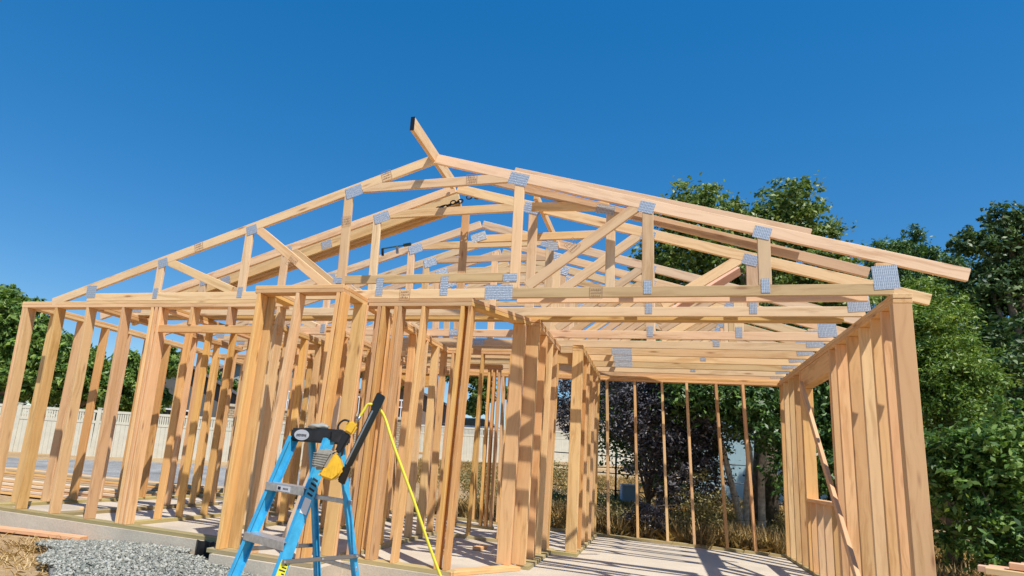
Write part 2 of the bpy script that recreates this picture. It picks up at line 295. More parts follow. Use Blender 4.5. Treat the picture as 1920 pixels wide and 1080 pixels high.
def slab():
    poly = [(-9.20, -0.03), (-5.40, -0.03), (-5.40, -0.57), (-4.36, -0.57), (-4.36, -0.03), (-3.3, -0.03), (0.16, -0.03), (0.16, 4.99), (-9.20, 4.99)]
    n = len(poly); vs = [(x, y, 0.0) for x, y in poly] + [(x, y, -0.45) for x, y in poly]
    fs = [tuple(range(n)), tuple(range(2 * n - 1, n - 1, -1))] + [(i, i + n, (i + 1) % n + n, (i + 1) % n) for i in range(n)]
    me = mesh('concrete_slab', vs, fs); bmesh_fix(me)
    o = link('concrete_slab', me, M['concrete']); tag(o, kind='structure')
slab()
# driveway apron in front of the garage opening
def sheet(name, poly, mat, dz, kind='structure', sub=0.5):
    xs = [p[0] for p in poly]; ys = [p[1] for p in poly]
    def inside(x, y):
        c = False
        for i in range(len(poly)):
            x1, y1 = poly[i]; x2, y2 = poly[i - 1]
            if (y1 > y) != (y2 > y) and x < (x2 - x1) * (y - y1) / (y2 - y1) + x1: c = not c
        return c
    vs, fs, idx = [], [], {}
    X = np.arange(min(xs), max(xs) + sub, sub); Y = np.arange(min(ys), max(ys) + sub, sub)
    for j in range(len(Y) - 1):
        for i in range(len(X) - 1):
            if inside(X[i] + sub / 2, Y[j] + sub / 2):
                q = []
                for a, b_ in ((i, j), (i + 1, j), (i + 1, j + 1), (i, j + 1)):
                    if (a, b_) not in idx:
                        idx[(a, b_)] = len(vs); vs.append((X[a], Y[b_], gz(X[a], Y[b_]) + dz))
                    q.append(idx[(a, b_)])
                fs.append(q)
    o = link(name, mesh(name, vs, fs), mat); tag(o, kind=kind); return o
sheet('gravel_driveway', [(-36, 1), (-9.25, 3.0), (-9.25, 6.6), (-8, 9), (-12, 15), (-22, 8.6), (-33, 2)], M['gravelbed'], 0.02)
# ---------------------------------------------------------------- wall frames
ZT = 2.384; WD = 0.128
GW = 'stud wall frames of the house'
def plates(t, a, b, nrm, z0=0.0, bottom=True, top=True, mat='stud', dp=WD):
    """double top plate and bottom plate from a to b (xy); nrm = unit normal towards the inside"""
    a, b, n = Vector((*a, 0)), Vector((*b, 0)), Vector((*nrm, 0)); c = n * (dp / 2)
    d = (b - a).normalized()
    if bottom: board('bottom_plate', a + c + Vector((0, 0, z0 + 0.019)), b + c + Vector((0, 0, z0 + 0.019)), n, dp, 0.038, M['treated'], t)
    if top:
        board('top_plate', a + c + Vector((0, 0, 2.403)), b + c + Vector((0, 0, 2.403)), n, dp, 0.037, M[mat], t)
        board('top_plate', a + c - d * 0.004 + Vector((0, 0, 2.441)), b + c + Vector((0, 0, 2.441)), n, dp, 0.037, M[mat], t)
def stud(t, b, tp, wv, zb=0.038, zt=ZT, dp=WD, th=0.038, mat='stud', name='stud'):
    board(name, (b[0], b[1], zb), (tp[0], tp[1], zt), wv, dp, th, M[mat], t)
X_, Y_ = (1, 0, 0), (0, 1, 0)
# left front wall, along x at y = 0
t = thing('wall_frame', (-7.3, 0.06, 0), 'long exterior stud wall with a header opening, left of the ladder, standing on the slab edge', 'wall frame', GW)
plates(t, (-9.16, 0), (-5.38, 0), (0, 1))
for xt, xb in ((-9.15, -9.06), (-9.10, -9.01), (-8.60, -8.54), (-8.10, -8.03), (-7.556, -7.513), (-7.127, -7.083), (-7.07, -7.028), (-7.015, -6.975)):
    stud(t, (xb + .019, .064), (xt + .019, .064), Y_)
board('header', (-7.03, .03, 2.14), (-5.40, .03, 2.14), (0, 0, 1), .085, .04, M['stud'], t)
for x in (-6.552, -6.057): board('cripple', (x, .064, 2.185), (x, .064, ZT), Y_, WD, .038, M['stud'], t)
stud(t, (-5.46, .064), (-5.44, .064), Y_)
# left side wall, along y at x = -9.16
t = thing('wall_frame', (-9.1, 2.5, 0), 'leftmost exterior stud wall running back from the left front corner, studs against the white fence', 'wall frame', GW)
plates(t, (-9.16, .14), (-9.16, 4.75), (1, 0))
for i in range(11):
    y = .42 + i * .406; stud(t, (-9.08, y), (-9.10, y), X_)
# short partition beside it
t = thing('wall_frame', (-8.1, 1.5, 0), 'short interior partition with high top plate between left side wall and header opening', 'wall frame', GW)
plates(t, (-8.16, .14), (-8.16, 2.95), (1, 0), bottom=True)
for y in (1.15, 1.9, 2.4, 2.85): stud(t, (-8.10, y), (-8.10, y), X_, dp=.09)
# partition behind the left opening
t = thing('wall_frame', (-7.1, 2.2, 0), 'interior stud partition running back from the triple stud of the left front wall', 'wall frame', GW)
plates(t, (-7.16, .14), (-7.16, 4.1), (1, 0), dp=.09)
for yt, yb in ((.66, .65), (1.02, 1.0), (1.5, 1.45), (1.9, 1.87), (2.34, 2.3), (2.75, 2.7), (3.15, 3.1), (3.55, 3.5), (4.0, 3.95)): stud(t, (-7.115, yb), (-7.115, yt), X_, dp=.09)
# front bump-out
t = thing('wall_frame', (-4.9, -.47, 0), 'front bump-out stud wall nearest the blue ladder, with its own small double top plate', 'wall frame', GW)
plates(t, (-5.36, -.53), (-4.405, -.53), (0, 1))
for xt, xb in ((-5.335, -5.38), (-4.905, -5.05), (-4.475, -4.57), (-4.43, -4.52)): stud(t, (xb + .019, -.466), (xt + .019, -.466), Y_)
board('bottom_plate', (-5.47, -.466, .019), (-5.36, -.466, .019), Y_, WD, .037, M['treated'], t)
board('top_plate', (-5.295, -.39, 2.403), (-5.295, .0, 2.403), X_, WD, .037, M['stud'], t); board('top_plate', (-5.295, -.39, 2.441), (-5.295, .0, 2.441), X_, WD, .037, M['stud'], t)
stud(t, (-5.32, -.36), (-5.30, -.36), X_)
board('bottom_plate', (-5.32, -.40, .02), (-5.32, -.02, .02), X_, WD, .037, M['treated'], t)
board('top_plate', (-4.47, -.39, 2.403), (-4.47, -.005, 2.403), X_, WD, .037, M['stud'], t); board('top_plate', (-4.47, -.39, 2.441), (-4.47, -.005, 2.441), X_, WD, .037, M['stud'], t)
board('bottom_plate', (-4.50, -.40, .02), (-4.50, -.02, .02), X_, WD, .037, M['treated'], t)
stud(t, (-4.50, -.05), (-4.44, -.05), X_); stud(t, (-4.50, -.09), (-4.44, -.09), X_, mat='stud')
# wall between bump-out and entry
t = thing('wall_frame', (-3.9, .06, 0), 'short front stud wall right of the ladder, between bump-out and angled entry', 'wall frame', GW)
plates(t, (-4.40, 0), (-3.33, 0), (0, 1))
for xt, xb in ((-4.30, -4.36), (-3.835, -3.925), (-3.44, -3.515), (-3.365, -3.435), (-4.255, -4.31), (-4.12, -4.17), (-4.08, -4.13)): stud(t, (xb + .019, .064), (xt + .019, .064), Y_)
# angled entry
t = thing('wall_frame', (-3.15, .4, 0), 'angled entry opening frame without studs between front wall and garage side wall', 'wall frame', GW)
A, B = Vector((-3.33, .0, 0)), Vector((-2.93, .84, 0)); n = Vector((-.9, .43, 0))
for z in (2.403, 2.441): board('top_plate', A + n * .06 + Vector((0, 0, z)), B + n * .06 + Vector((0, 0, z)), n, WD, .037, M['stud'], t)
board('bottom_plate', Vector((-3.40, .02, .019)), Vector((-2.96, .80, .019)), n, WD, .037, M['stud'], t)
# garage side wall, front part
t = thing('wall_frame', (-2.95, 1.6, 0), 'garage side stud wall, front part, ending beside the angled entry', 'wall frame', GW)
plates(t, (-2.97, .86), (-2.97, 2.40), (1, 0))
stud(t, (-3.075, .80), (-3.03, .80), X_)
stud(t, (-3.075, .76), (-3.03, .76), X_)
for y in (.87, .93, 1.34, 1.42, 1.80, 2.16, 2.33): stud(t, (-2.955, y), (-2.91, y), X_)
board('header', (-2.90, 2.34, 2.30), (-2.56, 2.34, 2.30), (0, 0, 1), .14, .06, M['stud'], t)
board('bottom_plate', (-2.88, 2.27, .018), (-2.55, 2.27, .018), Y_, WD, .036, M['treated'], t)
# garage side wall, back part
t = thing('wall_frame', (-2.6, 3.5, 0), 'garage side stud wall, back part, starting with a doubled post and reaching the back wall', 'wall frame', GW)
plates(t, (-2.68, 2.25), (-2.68, 4.75), (1, 0))
for y in (2.27, 2.31, 2.72, 3.12, 3.53, 3.94, 4.34, 4.70): stud(t, (-2.63, y), (-2.615, y), X_)
# back wall
t = thing('wall_frame', (-4.5, 4.87, 0), 'long back stud wall of evenly spaced studs in front of the dark foliage', 'wall frame', GW)
plates(t, (-9.16, 4.80), (.12, 4.80), (0, 1))
for xt, xb in ((-2.459, -2.391), (-2.034, -1.967), (-1.629, -1.548), (-1.273, -1.184), (-0.859, -0.746), (-0.492, -0.382)):
    stud(t, (xb, 4.864), (xt, 4.864), Y_)
for i in range(16):
    x = -2.9 - .406 * i
    if not (-6.75 < x < -5.4): stud(t, (x, 4.864), (x - .03, 4.864), Y_)
board('window_sill', (-6.75, 4.864, 1.02), (-5.35, 4.864, 1.02), Y_, WD, .038, M['stud'], t)
board('header', (-6.75, 4.864, 2.27), (-5.35, 4.864, 2.27), (0, 0, 1), .22, .09, M['stud'], t)
for x in (-6.75, -5.37): stud(t, (x, 4.864), (x, 4.864), Y_)
for x in (-6.4, -6.0, -5.7): board('cripple', (x, 4.864, .038), (x, 4.864, 1.0), Y_, WD, .038, M['stud'], t)
# right wall of the garage
t = thing('wall_frame', (.06, 2.5, 0), 'right garage stud wall with a window opening, its tall corner post at the right of the picture', 'wall frame', GW)
plates(t, (-.01, -.04), (-.01, 4.79), (1, 0))
for y in (-.02, .02, .24, .50, .83, 1.22, 1.62, 1.88, 3.36, 3.72, 4.08, 4.46, 4.76): stud(t, (.05, y), (.05, y), X_, dp=.126)
stud(t, (.05, 1.93), (.05, 1.93), X_, dp=.126, zt=2.16, name='trimmer'); stud(t, (.05, 3.31), (.05, 3.31), X_, dp=.126, zt=2.16, name='trimmer')
board('header', (.054, 1.91, 2.272), (.054, 3.34, 2.272), (0, 0, 1), .22, .118, M['stud'], t)
board('window_sill', (.054, 1.955, .83), (.054, 3.285, .83), X_, .126, .038, M['stud'], t)
for y in (2.15, 2.5, 2.83, 3.14): board('cripple', (.05, y, .038), (.05, y, .81), X_, .124, .038, M['stud'], t)
board('temporary_brace', (-.05, 3.10, 2.19), (-.05, 1.02, .05), (0, 0.7, -0.7), .085, .037, M['stud'], t)
# interior partitions in the middle of the house
t = thing('wall_frame', (-4.4, 1.5, 0), 'interior stud partition directly behind the short front wall, striped with shadows', 'wall frame', GW)
plates(t, (-4.50, .14), (-4.50, 2.62), (1, 0), dp=.09)
for y in (.38, .55, .59, .95, 1.37, 1.41, 1.78, 2.18, 2.22, 2.55): stud(t, (-4.46, y), (-4.45, y), X_, dp=.09)
t = thing('wall_frame', (-3.6, 2.7, 0), 'interior cross partition with two thin studs left of the garage side wall', 'wall frame', GW)
plates(t, (-4.50, 2.63), (-2.99, 2.63), (0, 1), dp=.09)
for x in (-4.35, -3.93, -3.53, -3.15): stud(t, (x - .05, 2.675), (x, 2.675), Y_, dp=.09)
t = thing('wall_frame', (-4.1, 4.1, 0), 'small interior partition with doubled studs near the back wall', 'wall frame', GW)
plates(t, (-4.62, 3.98), (-3.98, 3.98), (0, 1), dp=.09)
for x in (-4.58, -4.18, -4.10, -4.02): stud(t, (x, 4.025), (x, 4.025), Y_, dp=.09)
t = thing('wall_frame', (-5.9, 2.6, 0), 'interior cross partition behind the header opening, seen between the left studs', 'wall frame', GW)
plates(t, (-7.06, 2.55), (-5.55, 2.55), (0, 1), dp=.09)
for x in (-6.95, -6.75, -6.35, -5.95, -5.6): stud(t, (x, 2.595), (x, 2.595), Y_, dp=.09)
t = thing('wall_frame', (-6.2, 3, 0), 'interior partition running back midway between header opening and bump-out', 'wall frame', GW)
plates(t, (-6.24, 1.0), (-6.24, 4.7), (1, 0), dp=.09)
for y in (1.04, 1.4, 1.8, 1.84, 2.2, 2.9, 3.4, 4.0): stud(t, (-6.19, y), (-6.20, y), X_, dp=.09)
t = thing('wall_frame', (-5.5, 3.6, 0), 'interior partition running back behind the bump-out', 'wall frame', GW)
plates(t, (-5.54, 1.2), (-5.54, 4.7), (1, 0), dp=.09)
for y in (1.23, 1.27, 1.63, 2.04, 2.08, 2.7, 3.1, 3.5, 3.9, 4.3): stud(t, (-5.49, y), (-5.50, y), X_, dp=.09)

t = thing('wall_frame', (-8.1, 3.7, 0), 'interior cross partition deep behind the left front studs, before the fence', 'wall frame', GW)
plates(t, (-9.0, 3.66), (-7.2, 3.66), (0, 1), dp=.09)
for x in (-8.9, -8.5, -8.1, -7.7, -7.35): stud(t, (x, 3.705), (x, 3.705), Y_, dp=.09)
# ---------------------------------------------------------------- roof trusses
AX, AZ, SL = -3.826, 3.985, 0.306
def rz_(x): return AZ - SL * abs(x - AX)
def nplate(t, x, y, z, w_, h_, ang=0.0):
    me = mesh('nail_plate', box_vs(w_, 0.0016, h_), BF); bmesh_fix(me)
    return link('nail_plate', me, M['plate'], t, Matrix.Translation((x, y - 0.0012, z)) @ Matrix.Rotation(-ang, 4, 'Y'))
def stamp(t, x, y, z, ang=0.0, s=0.055):
    """grade stamp: an inked box with rows of small marks"""
    vs, fs = [], []
    def r(x0, z0, x1, z1):
        i = len(vs); vs.extend([(x0, 0, z0), (x1, 0, z0), (x1, 0, z1), (x0, 0, z1)]); fs.append((i, i + 1, i + 2, i + 3))
    k = 0.04 * s * 1.6
    r(-s, -s, s, -s + k); r(-s, s - k, s, s); r(-s, -s + k, -s + k, s - k); r(s - k, -s + k, s, s - k)
    rnd = random.Random(int(x * 977 + z * 131))
    for row in (-.5, 0, .5):
        xx = -.75 * s
        while xx < .7 * s:
            wdt = rnd.uniform(.08, .28) * s; r(xx, row * s - .1 * s, min(xx + wdt, .8 * s), row * s + rnd.uniform(.05, .18) * s); xx += wdt + .1 * s
    return link('grade_stamp', mesh('grade_stamp', vs, fs), M['ink'], t, Matrix.Translation((x, y - 0.0008, z)) @ Matrix.Rotation(-ang, 4, 'Y'))
aL, aR = math.atan(SL), -math.atan(SL)
def truss(y, label, low_plates=True, lead=False, kinds='LR', tails=(-8.67, .50), kingpost=False, plates_=True, collar=True, group='roof trusses of the house', mat='truss', Vx=(-7.10, -5.95, -4.74, -2.94, -1.77, -.86), diag=True, v=True, low=0.0, right_d=True):
    t = thing('roof_truss', (AX, y, 2.46), label, 'roof truss', group); m = M[mat]; yc = y + .019
    rw = .105
    def P3(x, z): return (x, yc, z)
    if 'L' in kinds: board('top_chord', P3(tails[0], rz_(tails[0]) - rw / 2), P3(AX - .012, rz_(AX) - rw / 2), (0, 0, 1), rw * .957, .038, m, t)
    if 'R' in kinds: board('top_chord', P3(AX + .012, rz_(AX) - rw / 2), P3(tails[1], rz_(tails[1]) - rw / 2), (0, 0, 1), rw * .957, .0372, m, t)
    xl, xr = (-8.12 if 'L' in kinds else AX), (.02 if 'R' in kinds else AX)
    if lead:
        board('bottom_chord', P3(xl, 2.507), P3(-3.10, 2.507), (0, 0, 1), .092, .0366, m, t)
        board('bottom_chord', P3(-3.09, 2.507), P3(xr, 2.507), (0, 0, 1), .092, .0366, M['oldbeam'], t)
    else: board('bottom_chord', P3(xl, 2.507), P3(xr, 2.507), (0, 0, 1), .092, .0366, m, t)
    # heel blocks
    if 'R' in kinds: board('web', P3(-.03, 2.55), P3(-.03, rz_(-.03) - rw), X_, .12, .0345, m, t)
    def D(x0, x1, top0=True):   # diagonal from under the rafter at x0 down to the chord at x1
        board('web', P3(x0, rz_(x0) - rw * .6), P3(x1, 2.57), (1, 0, .3), .094, .0338, m, t)
    if v:
        for i, x in enumerate(Vx):
            if (x < AX and 'L' not in kinds) or (x > AX and 'R' not in kinds): continue
            board('web', P3(x, 2.553), P3(x - .03 * (i == 2), rz_(x) - rw - .002), X_, .096, .035, m, t)
    if diag:
        if 'L' in kinds: D(Vx[0] + .06, Vx[1] - .12); D(Vx[1] + .07, Vx[2] - .12)
        if 'R' in kinds:
            D(Vx[4] - .07, Vx[3] + .12)
            if right_d: D(Vx[5] - .07, Vx[4] + .12)
    if collar and 'L' in kinds and 'R' in kinds:
        board('collar_tie', P3(Vx[2] + .13, 3.665), P3(Vx[3] - .05, 3.665), (0, 0, 1), .093, .0355, m, t)
    if kingpost: board('web', P3(-3.78, 2.56), P3(-3.78, 3.76), X_, .088, .0342, m, t)
    if plates_:
        for i, x in enumerate(Vx):
            if (x < AX and 'L' not in kinds) or (x > AX and 'R' not in kinds): continue
            big = i in (2, 3); a = aL if x < AX else aR
            nplate(t, x + (.03 if x < AX else -.01), y, rz_(x) - .075, .19 if big else .13, .12 if big else .105, a)
            if low_plates and i in (0, 1, 4, 5): nplate(t, x, y, 2.545, .065, .12, 0)
        if 'L' in kinds: nplate(t, -8.07, y, 2.575, .15, .15, .0)
        if 'R' in kinds: nplate(t, -.03, y, 2.60, .17, .19, .06)
    return t
t = truss(0.0, 'front gable truss facing the camera, with a raised dark tie above its bottom chord', lead=True, right_d=False)
board('raised_tie', (-4.80, .0195, 2.665), (-3.02, .0195, 2.665), (0, 0, 1), .085, .034, M['oldbeam'], t)
nplate(t, -3.08, -.0006, 2.515, .26, .14); nplate(t, -2.98, -.0018, 2.655, .13, .075); nplate(t, -4.78, -.0018, 2.66, .10, .06)
for x in (-4.30, -3.62): nplate(t, x, -.0012, 2.585, .075, .185)
for x, z, a in ((-6.6, 3.09, aL), (-2.2, 2.5, 0), (-4.35, 3.785, aL), (-3.42, 3.67, 0), (-4.76, 3.3, .1), (-4.02, 2.50, 0), (-2.42, 2.95, .75), (-5.35, 2.87, -.6)): stamp(t, x, -.0018, z, a)
# partial truss nailed behind it on the right
t = thing('roof_truss', (-1.5, .19, 2.46), 'doubled rafter set lying just behind the right slope of the front gable truss', 'roof truss', 'roof trusses of the house')
board('top_chord', (-3.35, .21, 3.77), (-.08, .21, 2.70), (0, 0, 1), .085, .038, M['truss'], t)
board('collar_tie', (-2.85, .21, 3.435), (-2.12, .21, 3.40), (0, 0, 1), .085, .036, M['truss'], t)
board('web', (-2.10, .21, 2.47), (-2.10, .21, 3.33), X_, .085, .035, M['truss'], t)
board('bottom_chord', (-2.95, .21, 2.505), (-.10, .21, 2.505), (0, 0, 1), .085, .0365, M['truss'], t)
nplate(t, -2.15, .19, 3.36, .17, .09, -.2)
# thin board lying along the right rafter
t = tag(board('lumber_board', (-3.02, .10, 3.765), (-.50, .10, 3.005), (0, 0, 1), .09, .038, M['truss'], None), 'long board lying along the right roof slope behind the front rafter', 'board')
truss(.72, 'second truss from the front, a hand span in front of the tight bundle of three')
def half(y, label, mat, dz=0.0):
    t = thing('roof_truss', (-6, y, 2.46), label, 'roof truss', 'roof trusses of the house'); yc = y + .019
    board('top_chord', (-8.4, yc, rz_(-8.4) - .075 + dz), (AX - .02, yc, rz_(AX) - .075 + dz), (0, 0, 1), .145, .038, M[mat], t)
    board('bottom_chord', (-8.0, yc, 2.507), (-.1, yc, 2.507), (0, 0, 1), .09, .0366, M[mat], t)
    for x in (-6.9, -5.5): nplate(t, x, y, rz_(x) - .08, .14, .10, aL)
    return t
half(.90, 'first half truss of the tight bundle of three over the left slope', 'oldbeam')
half(.942, 'middle half truss of the tight bundle of three over the left slope', 'oldbeam', -.03)
t = half(.984, 'rearmost half truss of the tight bundle of three, carrying a dark upright post', 'stud', -.06)
board('web', (-3.78, 1.0, 2.56), (-3.78, 1.0, 3.76), X_, .088, .0342, M['stud'], t)
board('collar_tie', (-3.62, 1.0, 3.42), (-2.30, 1.0, 3.42), (0, 0, 1), .085, .0355, M['truss'], t)
nplate(t, -3.60, .98, 3.44, .17, .10, aL); nplate(t, -2.76, .98, 3.30, .11, .10)
for i, (y, nm) in enumerate(((1.82, 'fifth'), (2.40, 'sixth'), (2.92, 'seventh'), (3.42, 'eighth'), (3.92, 'ninth'), (4.40, 'tenth'), (4.86, 'eleventh'))):
    tt = truss(y, '%s roof truss from the front, over the %s part of the house' % (nm, ('middle', 'middle', 'rear', 'rear', 'rear', 'rear', 'rearmost')[i]), kingpost=(i in (1,)), plates_=True, low_plates=(i < 1))
    if 2 <= i <= 4: nplate(tt, -2.10 - .015 * i, y, 2.51, .25, .088)
    if i in (1, 3, 5): nplate(tt, -1.0 - .04 * i, y, 2.53, .07, .07)
    if i < 2: nplate(tt, -4.0, y, 2.51, .3, .085)
board_t = tag(board('ridge_plank', (AX - .02, -.60, 3.985), (AX - .02, .66, 3.96), (0, 0, 1), .135, .038, M['truss'], None), 'plank jutting forward from the peak of the roof, its cut end painted black', 'plank')
boxo('painted_end', (AX - .02, -.603, 3.985), (.0395, .008, .137), M['black'], board_t)
tag(board('rod_brace', (-2.84, .30, 3.60), (-2.84, 1.86, 3.62), X_, .038, .085, M['truss'], None), 'short brace running front to back between trusses just right of the peak', 'brace')
tag(board('lumber_board', (-2.3, 2.95, 2.60), (-2.3, 4.6, 2.60), X_, .04, .09, M['oldbeam'], None), 'board laid front to back across the rear bottom chords over the garage', 'board')
tag(board('lumber_board', (-.90, 1.30, 3.08), (-1.55, 1.12, 2.60), (1, 0, 1), .10, .036, M['pink'], None), 'reddish diagonal board between the struts under the right roof slope', 'board')
def clamp(p, ang, s, label):
    t = thing('bar_clamp', p, label, 'clamp'); p = Vector(p); d = Vector((math.cos(ang), 0, math.sin(ang))); u = Vector((-d.z, 0, d.x))
    board('bar', p - d * s * .5, p + d * s * .5, (0, 0, 1), .018, .01, M['dkgreen'], t)
    board('jaw', p + d * s * .1 - u * .005, p + d * s * .1 - u * .09, (1, 0, 0), .03, .022, M['steel'], t)
    board('jaw', p - d * s * .45, p - d * s * .45 - u * .09, (1, 0, 0), .03, .022, M['black'], t)
    board('grip', p + d * s * .34, p + d * s * .62, (0, 0, 1), .034, .03, M['dkgreen'], t)
clamp((-4.63, .98, 3.36), .12, .34, 'dark green bar clamp standing against the sky between the two left struts')
def chain(p, d, n, label):
    t = thing('hoist_chain', p, label, 'chain'); p = Vector(p); d = Vector(d).normalized()
    for i in range(n):
        a = d.orthogonal().normalized() if i % 2 else d.cross(d.orthogonal()).normalized()
        c = p + d * .045 * (i - n / 2) + Vector((0, 0, .012 * math.sin(i * 2)))
        pts = [c + d * .032 * math.cos(k / 8 * 6.283) + a * .022 * math.sin(k / 8 * 6.283) for k in range(9)]
        tube('link', pts, .0075, M['black'], t, 6)
chain((-3.90, .80, 3.78), (1, 0, .32), 7, 'black chain bundle looped over the trusses just below the peak')
chain((-3.58, .80, 3.86), (1, 0, .1), 5, 'short black chain piece beside the collar tie, right of the bundle')
# ---------------------------------------------------------------- step ladder
LN = Vector((-.403, -.915, 0)).normalized(); LW = Vector((.915, -.403, 0)).normalized(); UZ = Vector((0, 0, 1))
L0 = Vector((-3.748, -1.801, -.155))
t = thing('step_ladder', L0, 'blue fibreglass step ladder with black top cap standing before the bump-out', 'ladder')
def LP(n_, w_, z_): return L0 + LN * n_ + LW * w_ + UZ * z_
HT = 1.211
def rail(s, front):
    lean = .33 if front else -.24
    a = LP(.07 if front else -.05, s * (.203 if front else .165), HT - .02); b = LP((.07 if front else -.05) + lean * HT, s * (.238 if front else .235), 0)
    d = (a - b).normalized()
    # channel section: web plate with two flanges, one mesh
    x = d; y = (LN - x * LN.dot(x)).normalized(); z = x.cross(y); m = Matrix((x, y, z)).transposed().to_4x4(); m.translation = (a + b) / 2
    L = (a - b).length; wd = .070 if front else .042; fl = .030 if front else .026; th = .005; sg = 1 if (z.dot(LW) * s) > 0 else -1
    pr = [(-wd / 2, 0), (wd / 2, 0), (wd / 2, -fl * sg), (wd / 2 - th, -fl * sg), (wd / 2 - th, -th * sg), (-wd / 2 + th, -th * sg), (-wd / 2 + th, -fl * sg), (-wd / 2, -fl * sg)]
    vs = [(-L / 2, p, q) for p, q in pr] + [(L / 2, p, q) for p, q in pr]; n = len(pr)
    fs = [(i, (i + 1) % n, (i + 1) % n + n, i + n) for i in range(n)] + [(0, 1, 4, 5), (1, 2, 3, 4), (5, 6, 7, 0), (n, n + 5, n + 4, n + 1), (n + 1, n + 4, n + 3, n + 2), (n + 5, n, n + 7, n + 6)]
    me = mesh('rail', vs, fs); bmesh_fix(me)
    o = link('front_rail' if front else 'rear_rail', me, M['blue'], t, m)
    boxo('foot', b + UZ * .02, (.05, .09 if front else .055, .045), M['black'], o, math.atan2(LN.y, LN.x) + math.pi / 2, .006)
    return o, m
fr1, fm1 = rail(1, True); rail(-1, True); rail(1, False); rail(-1, False)
rotL = Matrix((LN, LW, UZ)).transposed()
def lbox(name, n_, w_, z_, s, mat, parent=None, bev=.004, rot=None): return boxo(name, LP(n_, w_, z_), s, M[mat], parent or t, bev=bev, rot=rot or rotL)
cap = lbox('top_cap', .0, 0, HT + .0, (.17, .43, .085), 'capblack', bev=.012)
lbox('cap_tray', -.01, .02, HT + .043, (.13, .26, .012), 'capblack', cap)
for s, zz in ((0, .90), (1, .60), (2, .30)):
    n_ = .07 + .33 * (HT - zz); hw = .203 + (.035) * (1 - zz / HT)
    st = lbox('step', n_ - .0, 0, zz, (.10, hw * 2 - .012, .006), 'alu', bev=.001)
    lbox('step_lip', n_ + .05, 0, zz - .021, (.004, hw * 2 - .014, .046), 'alu', st, .001); lbox('step_lip', n_ - .05, 0, zz - .014, (.004, hw * 2 - .014, .032), 'alu', st, .001)
    if s == 0:
        lbl = lbox('sticker', n_ + .053, -.0, zz - .021, (.001, .14, .032), 'white', st, 0)
        lbox('sticker_mark', n_ + .054, -.045, zz - .021, (.001, .03, .018), 'darkink', lbl, 0)
        for q in range(4): lbox('sticker_mark', n_ + .054, .0 + q * .014, zz - .021, (.001, .008, .01), 'darkink', lbl, 0)
for s in (-1, 1):
    a = LP(.07 + .33 * (HT - .42), s * .232, .50); b = LP(-.05 - .24 * (HT - .42), s * .222, .50)
    sp = board('spreader', a, b, UZ, .026, .005, M['steel'], t)
    for q in (.03, .5, .97): boxo('rivet', a.lerp(b, q), (.018, .018, .018), M['alu'], sp, .6, .006)
for zz in (.82, .42, .14):
    n_ = -.05 - .24 * (HT - zz); board('rear_brace', LP(n_, -.215, zz), LP(n_, .215, zz), UZ, .03, .01, M['alu'], t)
# maker's oval on the cap
def disc(name, c, rx, rz2, mat, parent, off, nrm=LN, ax=LW):
    vs = [c + nrm * off + ax * rx * math.cos(k / 28 * 6.2832) + UZ * rz2 * math.sin(k / 28 * 6.2832) for k in range(28)]
    me = mesh(name, vs, [tuple(range(28))]); return link(name, me, M[mat], parent)
cc = LP(.0865, -.08, HT); o1 = disc('logo_ring', cc, .082, .034, 'white', cap, .0008); o2 = disc('logo_field', cc, .070, .024, 'white', cap, .0014)
mt = Matrix((LW, UZ, LN)).transposed().to_4x4(); mt.translation = cc + LN * .0022
text('logo_text', 'extreme', .032, M['darkink'], cap, mt)
# stickers on the near front rail (on its flange facing forward)
def on_rail(w_, zz, off): return LP(.07 + .33 * (HT - zz), .203 + .035 * (1 - zz / HT), zz) + LN * off
rx = Vector((fm1[0][0], fm1[1][0], fm1[2][0]))
yl_n = (LN * .95 + UZ * .31).normalized()
def rsticker(zz, h, wid, mat, nm):
    c = on_rail(0, zz, 0) + LW * .0012 + LW * 0; a = rx * h / 2; y = (LN - rx * LN.dot(rx)).normalized() * wid / 2
    me = mesh(nm, [c - a - y, c + a - y, c + a + y, c - a + y], [(0, 1, 2, 3)]); return link(nm, me, M[mat], fr1), c, y.normalized()
s1, c1, yv = rsticker(.40, .22, .056, 'ylabel', 'warning_sticker')
for i in range(12):
    me = mesh('sticker_mark', [c1 + rx * (-.10 + i * .017) + yv * a_ + rx * b_ + LW * .0008 for a_, b_ in ((-.022, 0), (.022 - .012 * (i % 3), 0), (.022 - .012 * (i % 3), .007), (-.022, .007))], [(0, 1, 2, 3)]); link('sticker_mark', me, M['darkink'], s1)
s2, c2, _ = rsticker(.80, .09, .05, 'white', 'white_sticker')
for i in range(4):
    me = mesh('sticker_mark', [c2 + rx * (.06 + i * .03) + yv * a_ + rx * b_ + LW * .0008 for a_, b_ in ((-.022, 0), (.02, .006), (.02, .018), (-.022, .012))], [(0, 1, 2, 3)]); link('sticker_mark', me, M['darkink'], s2)

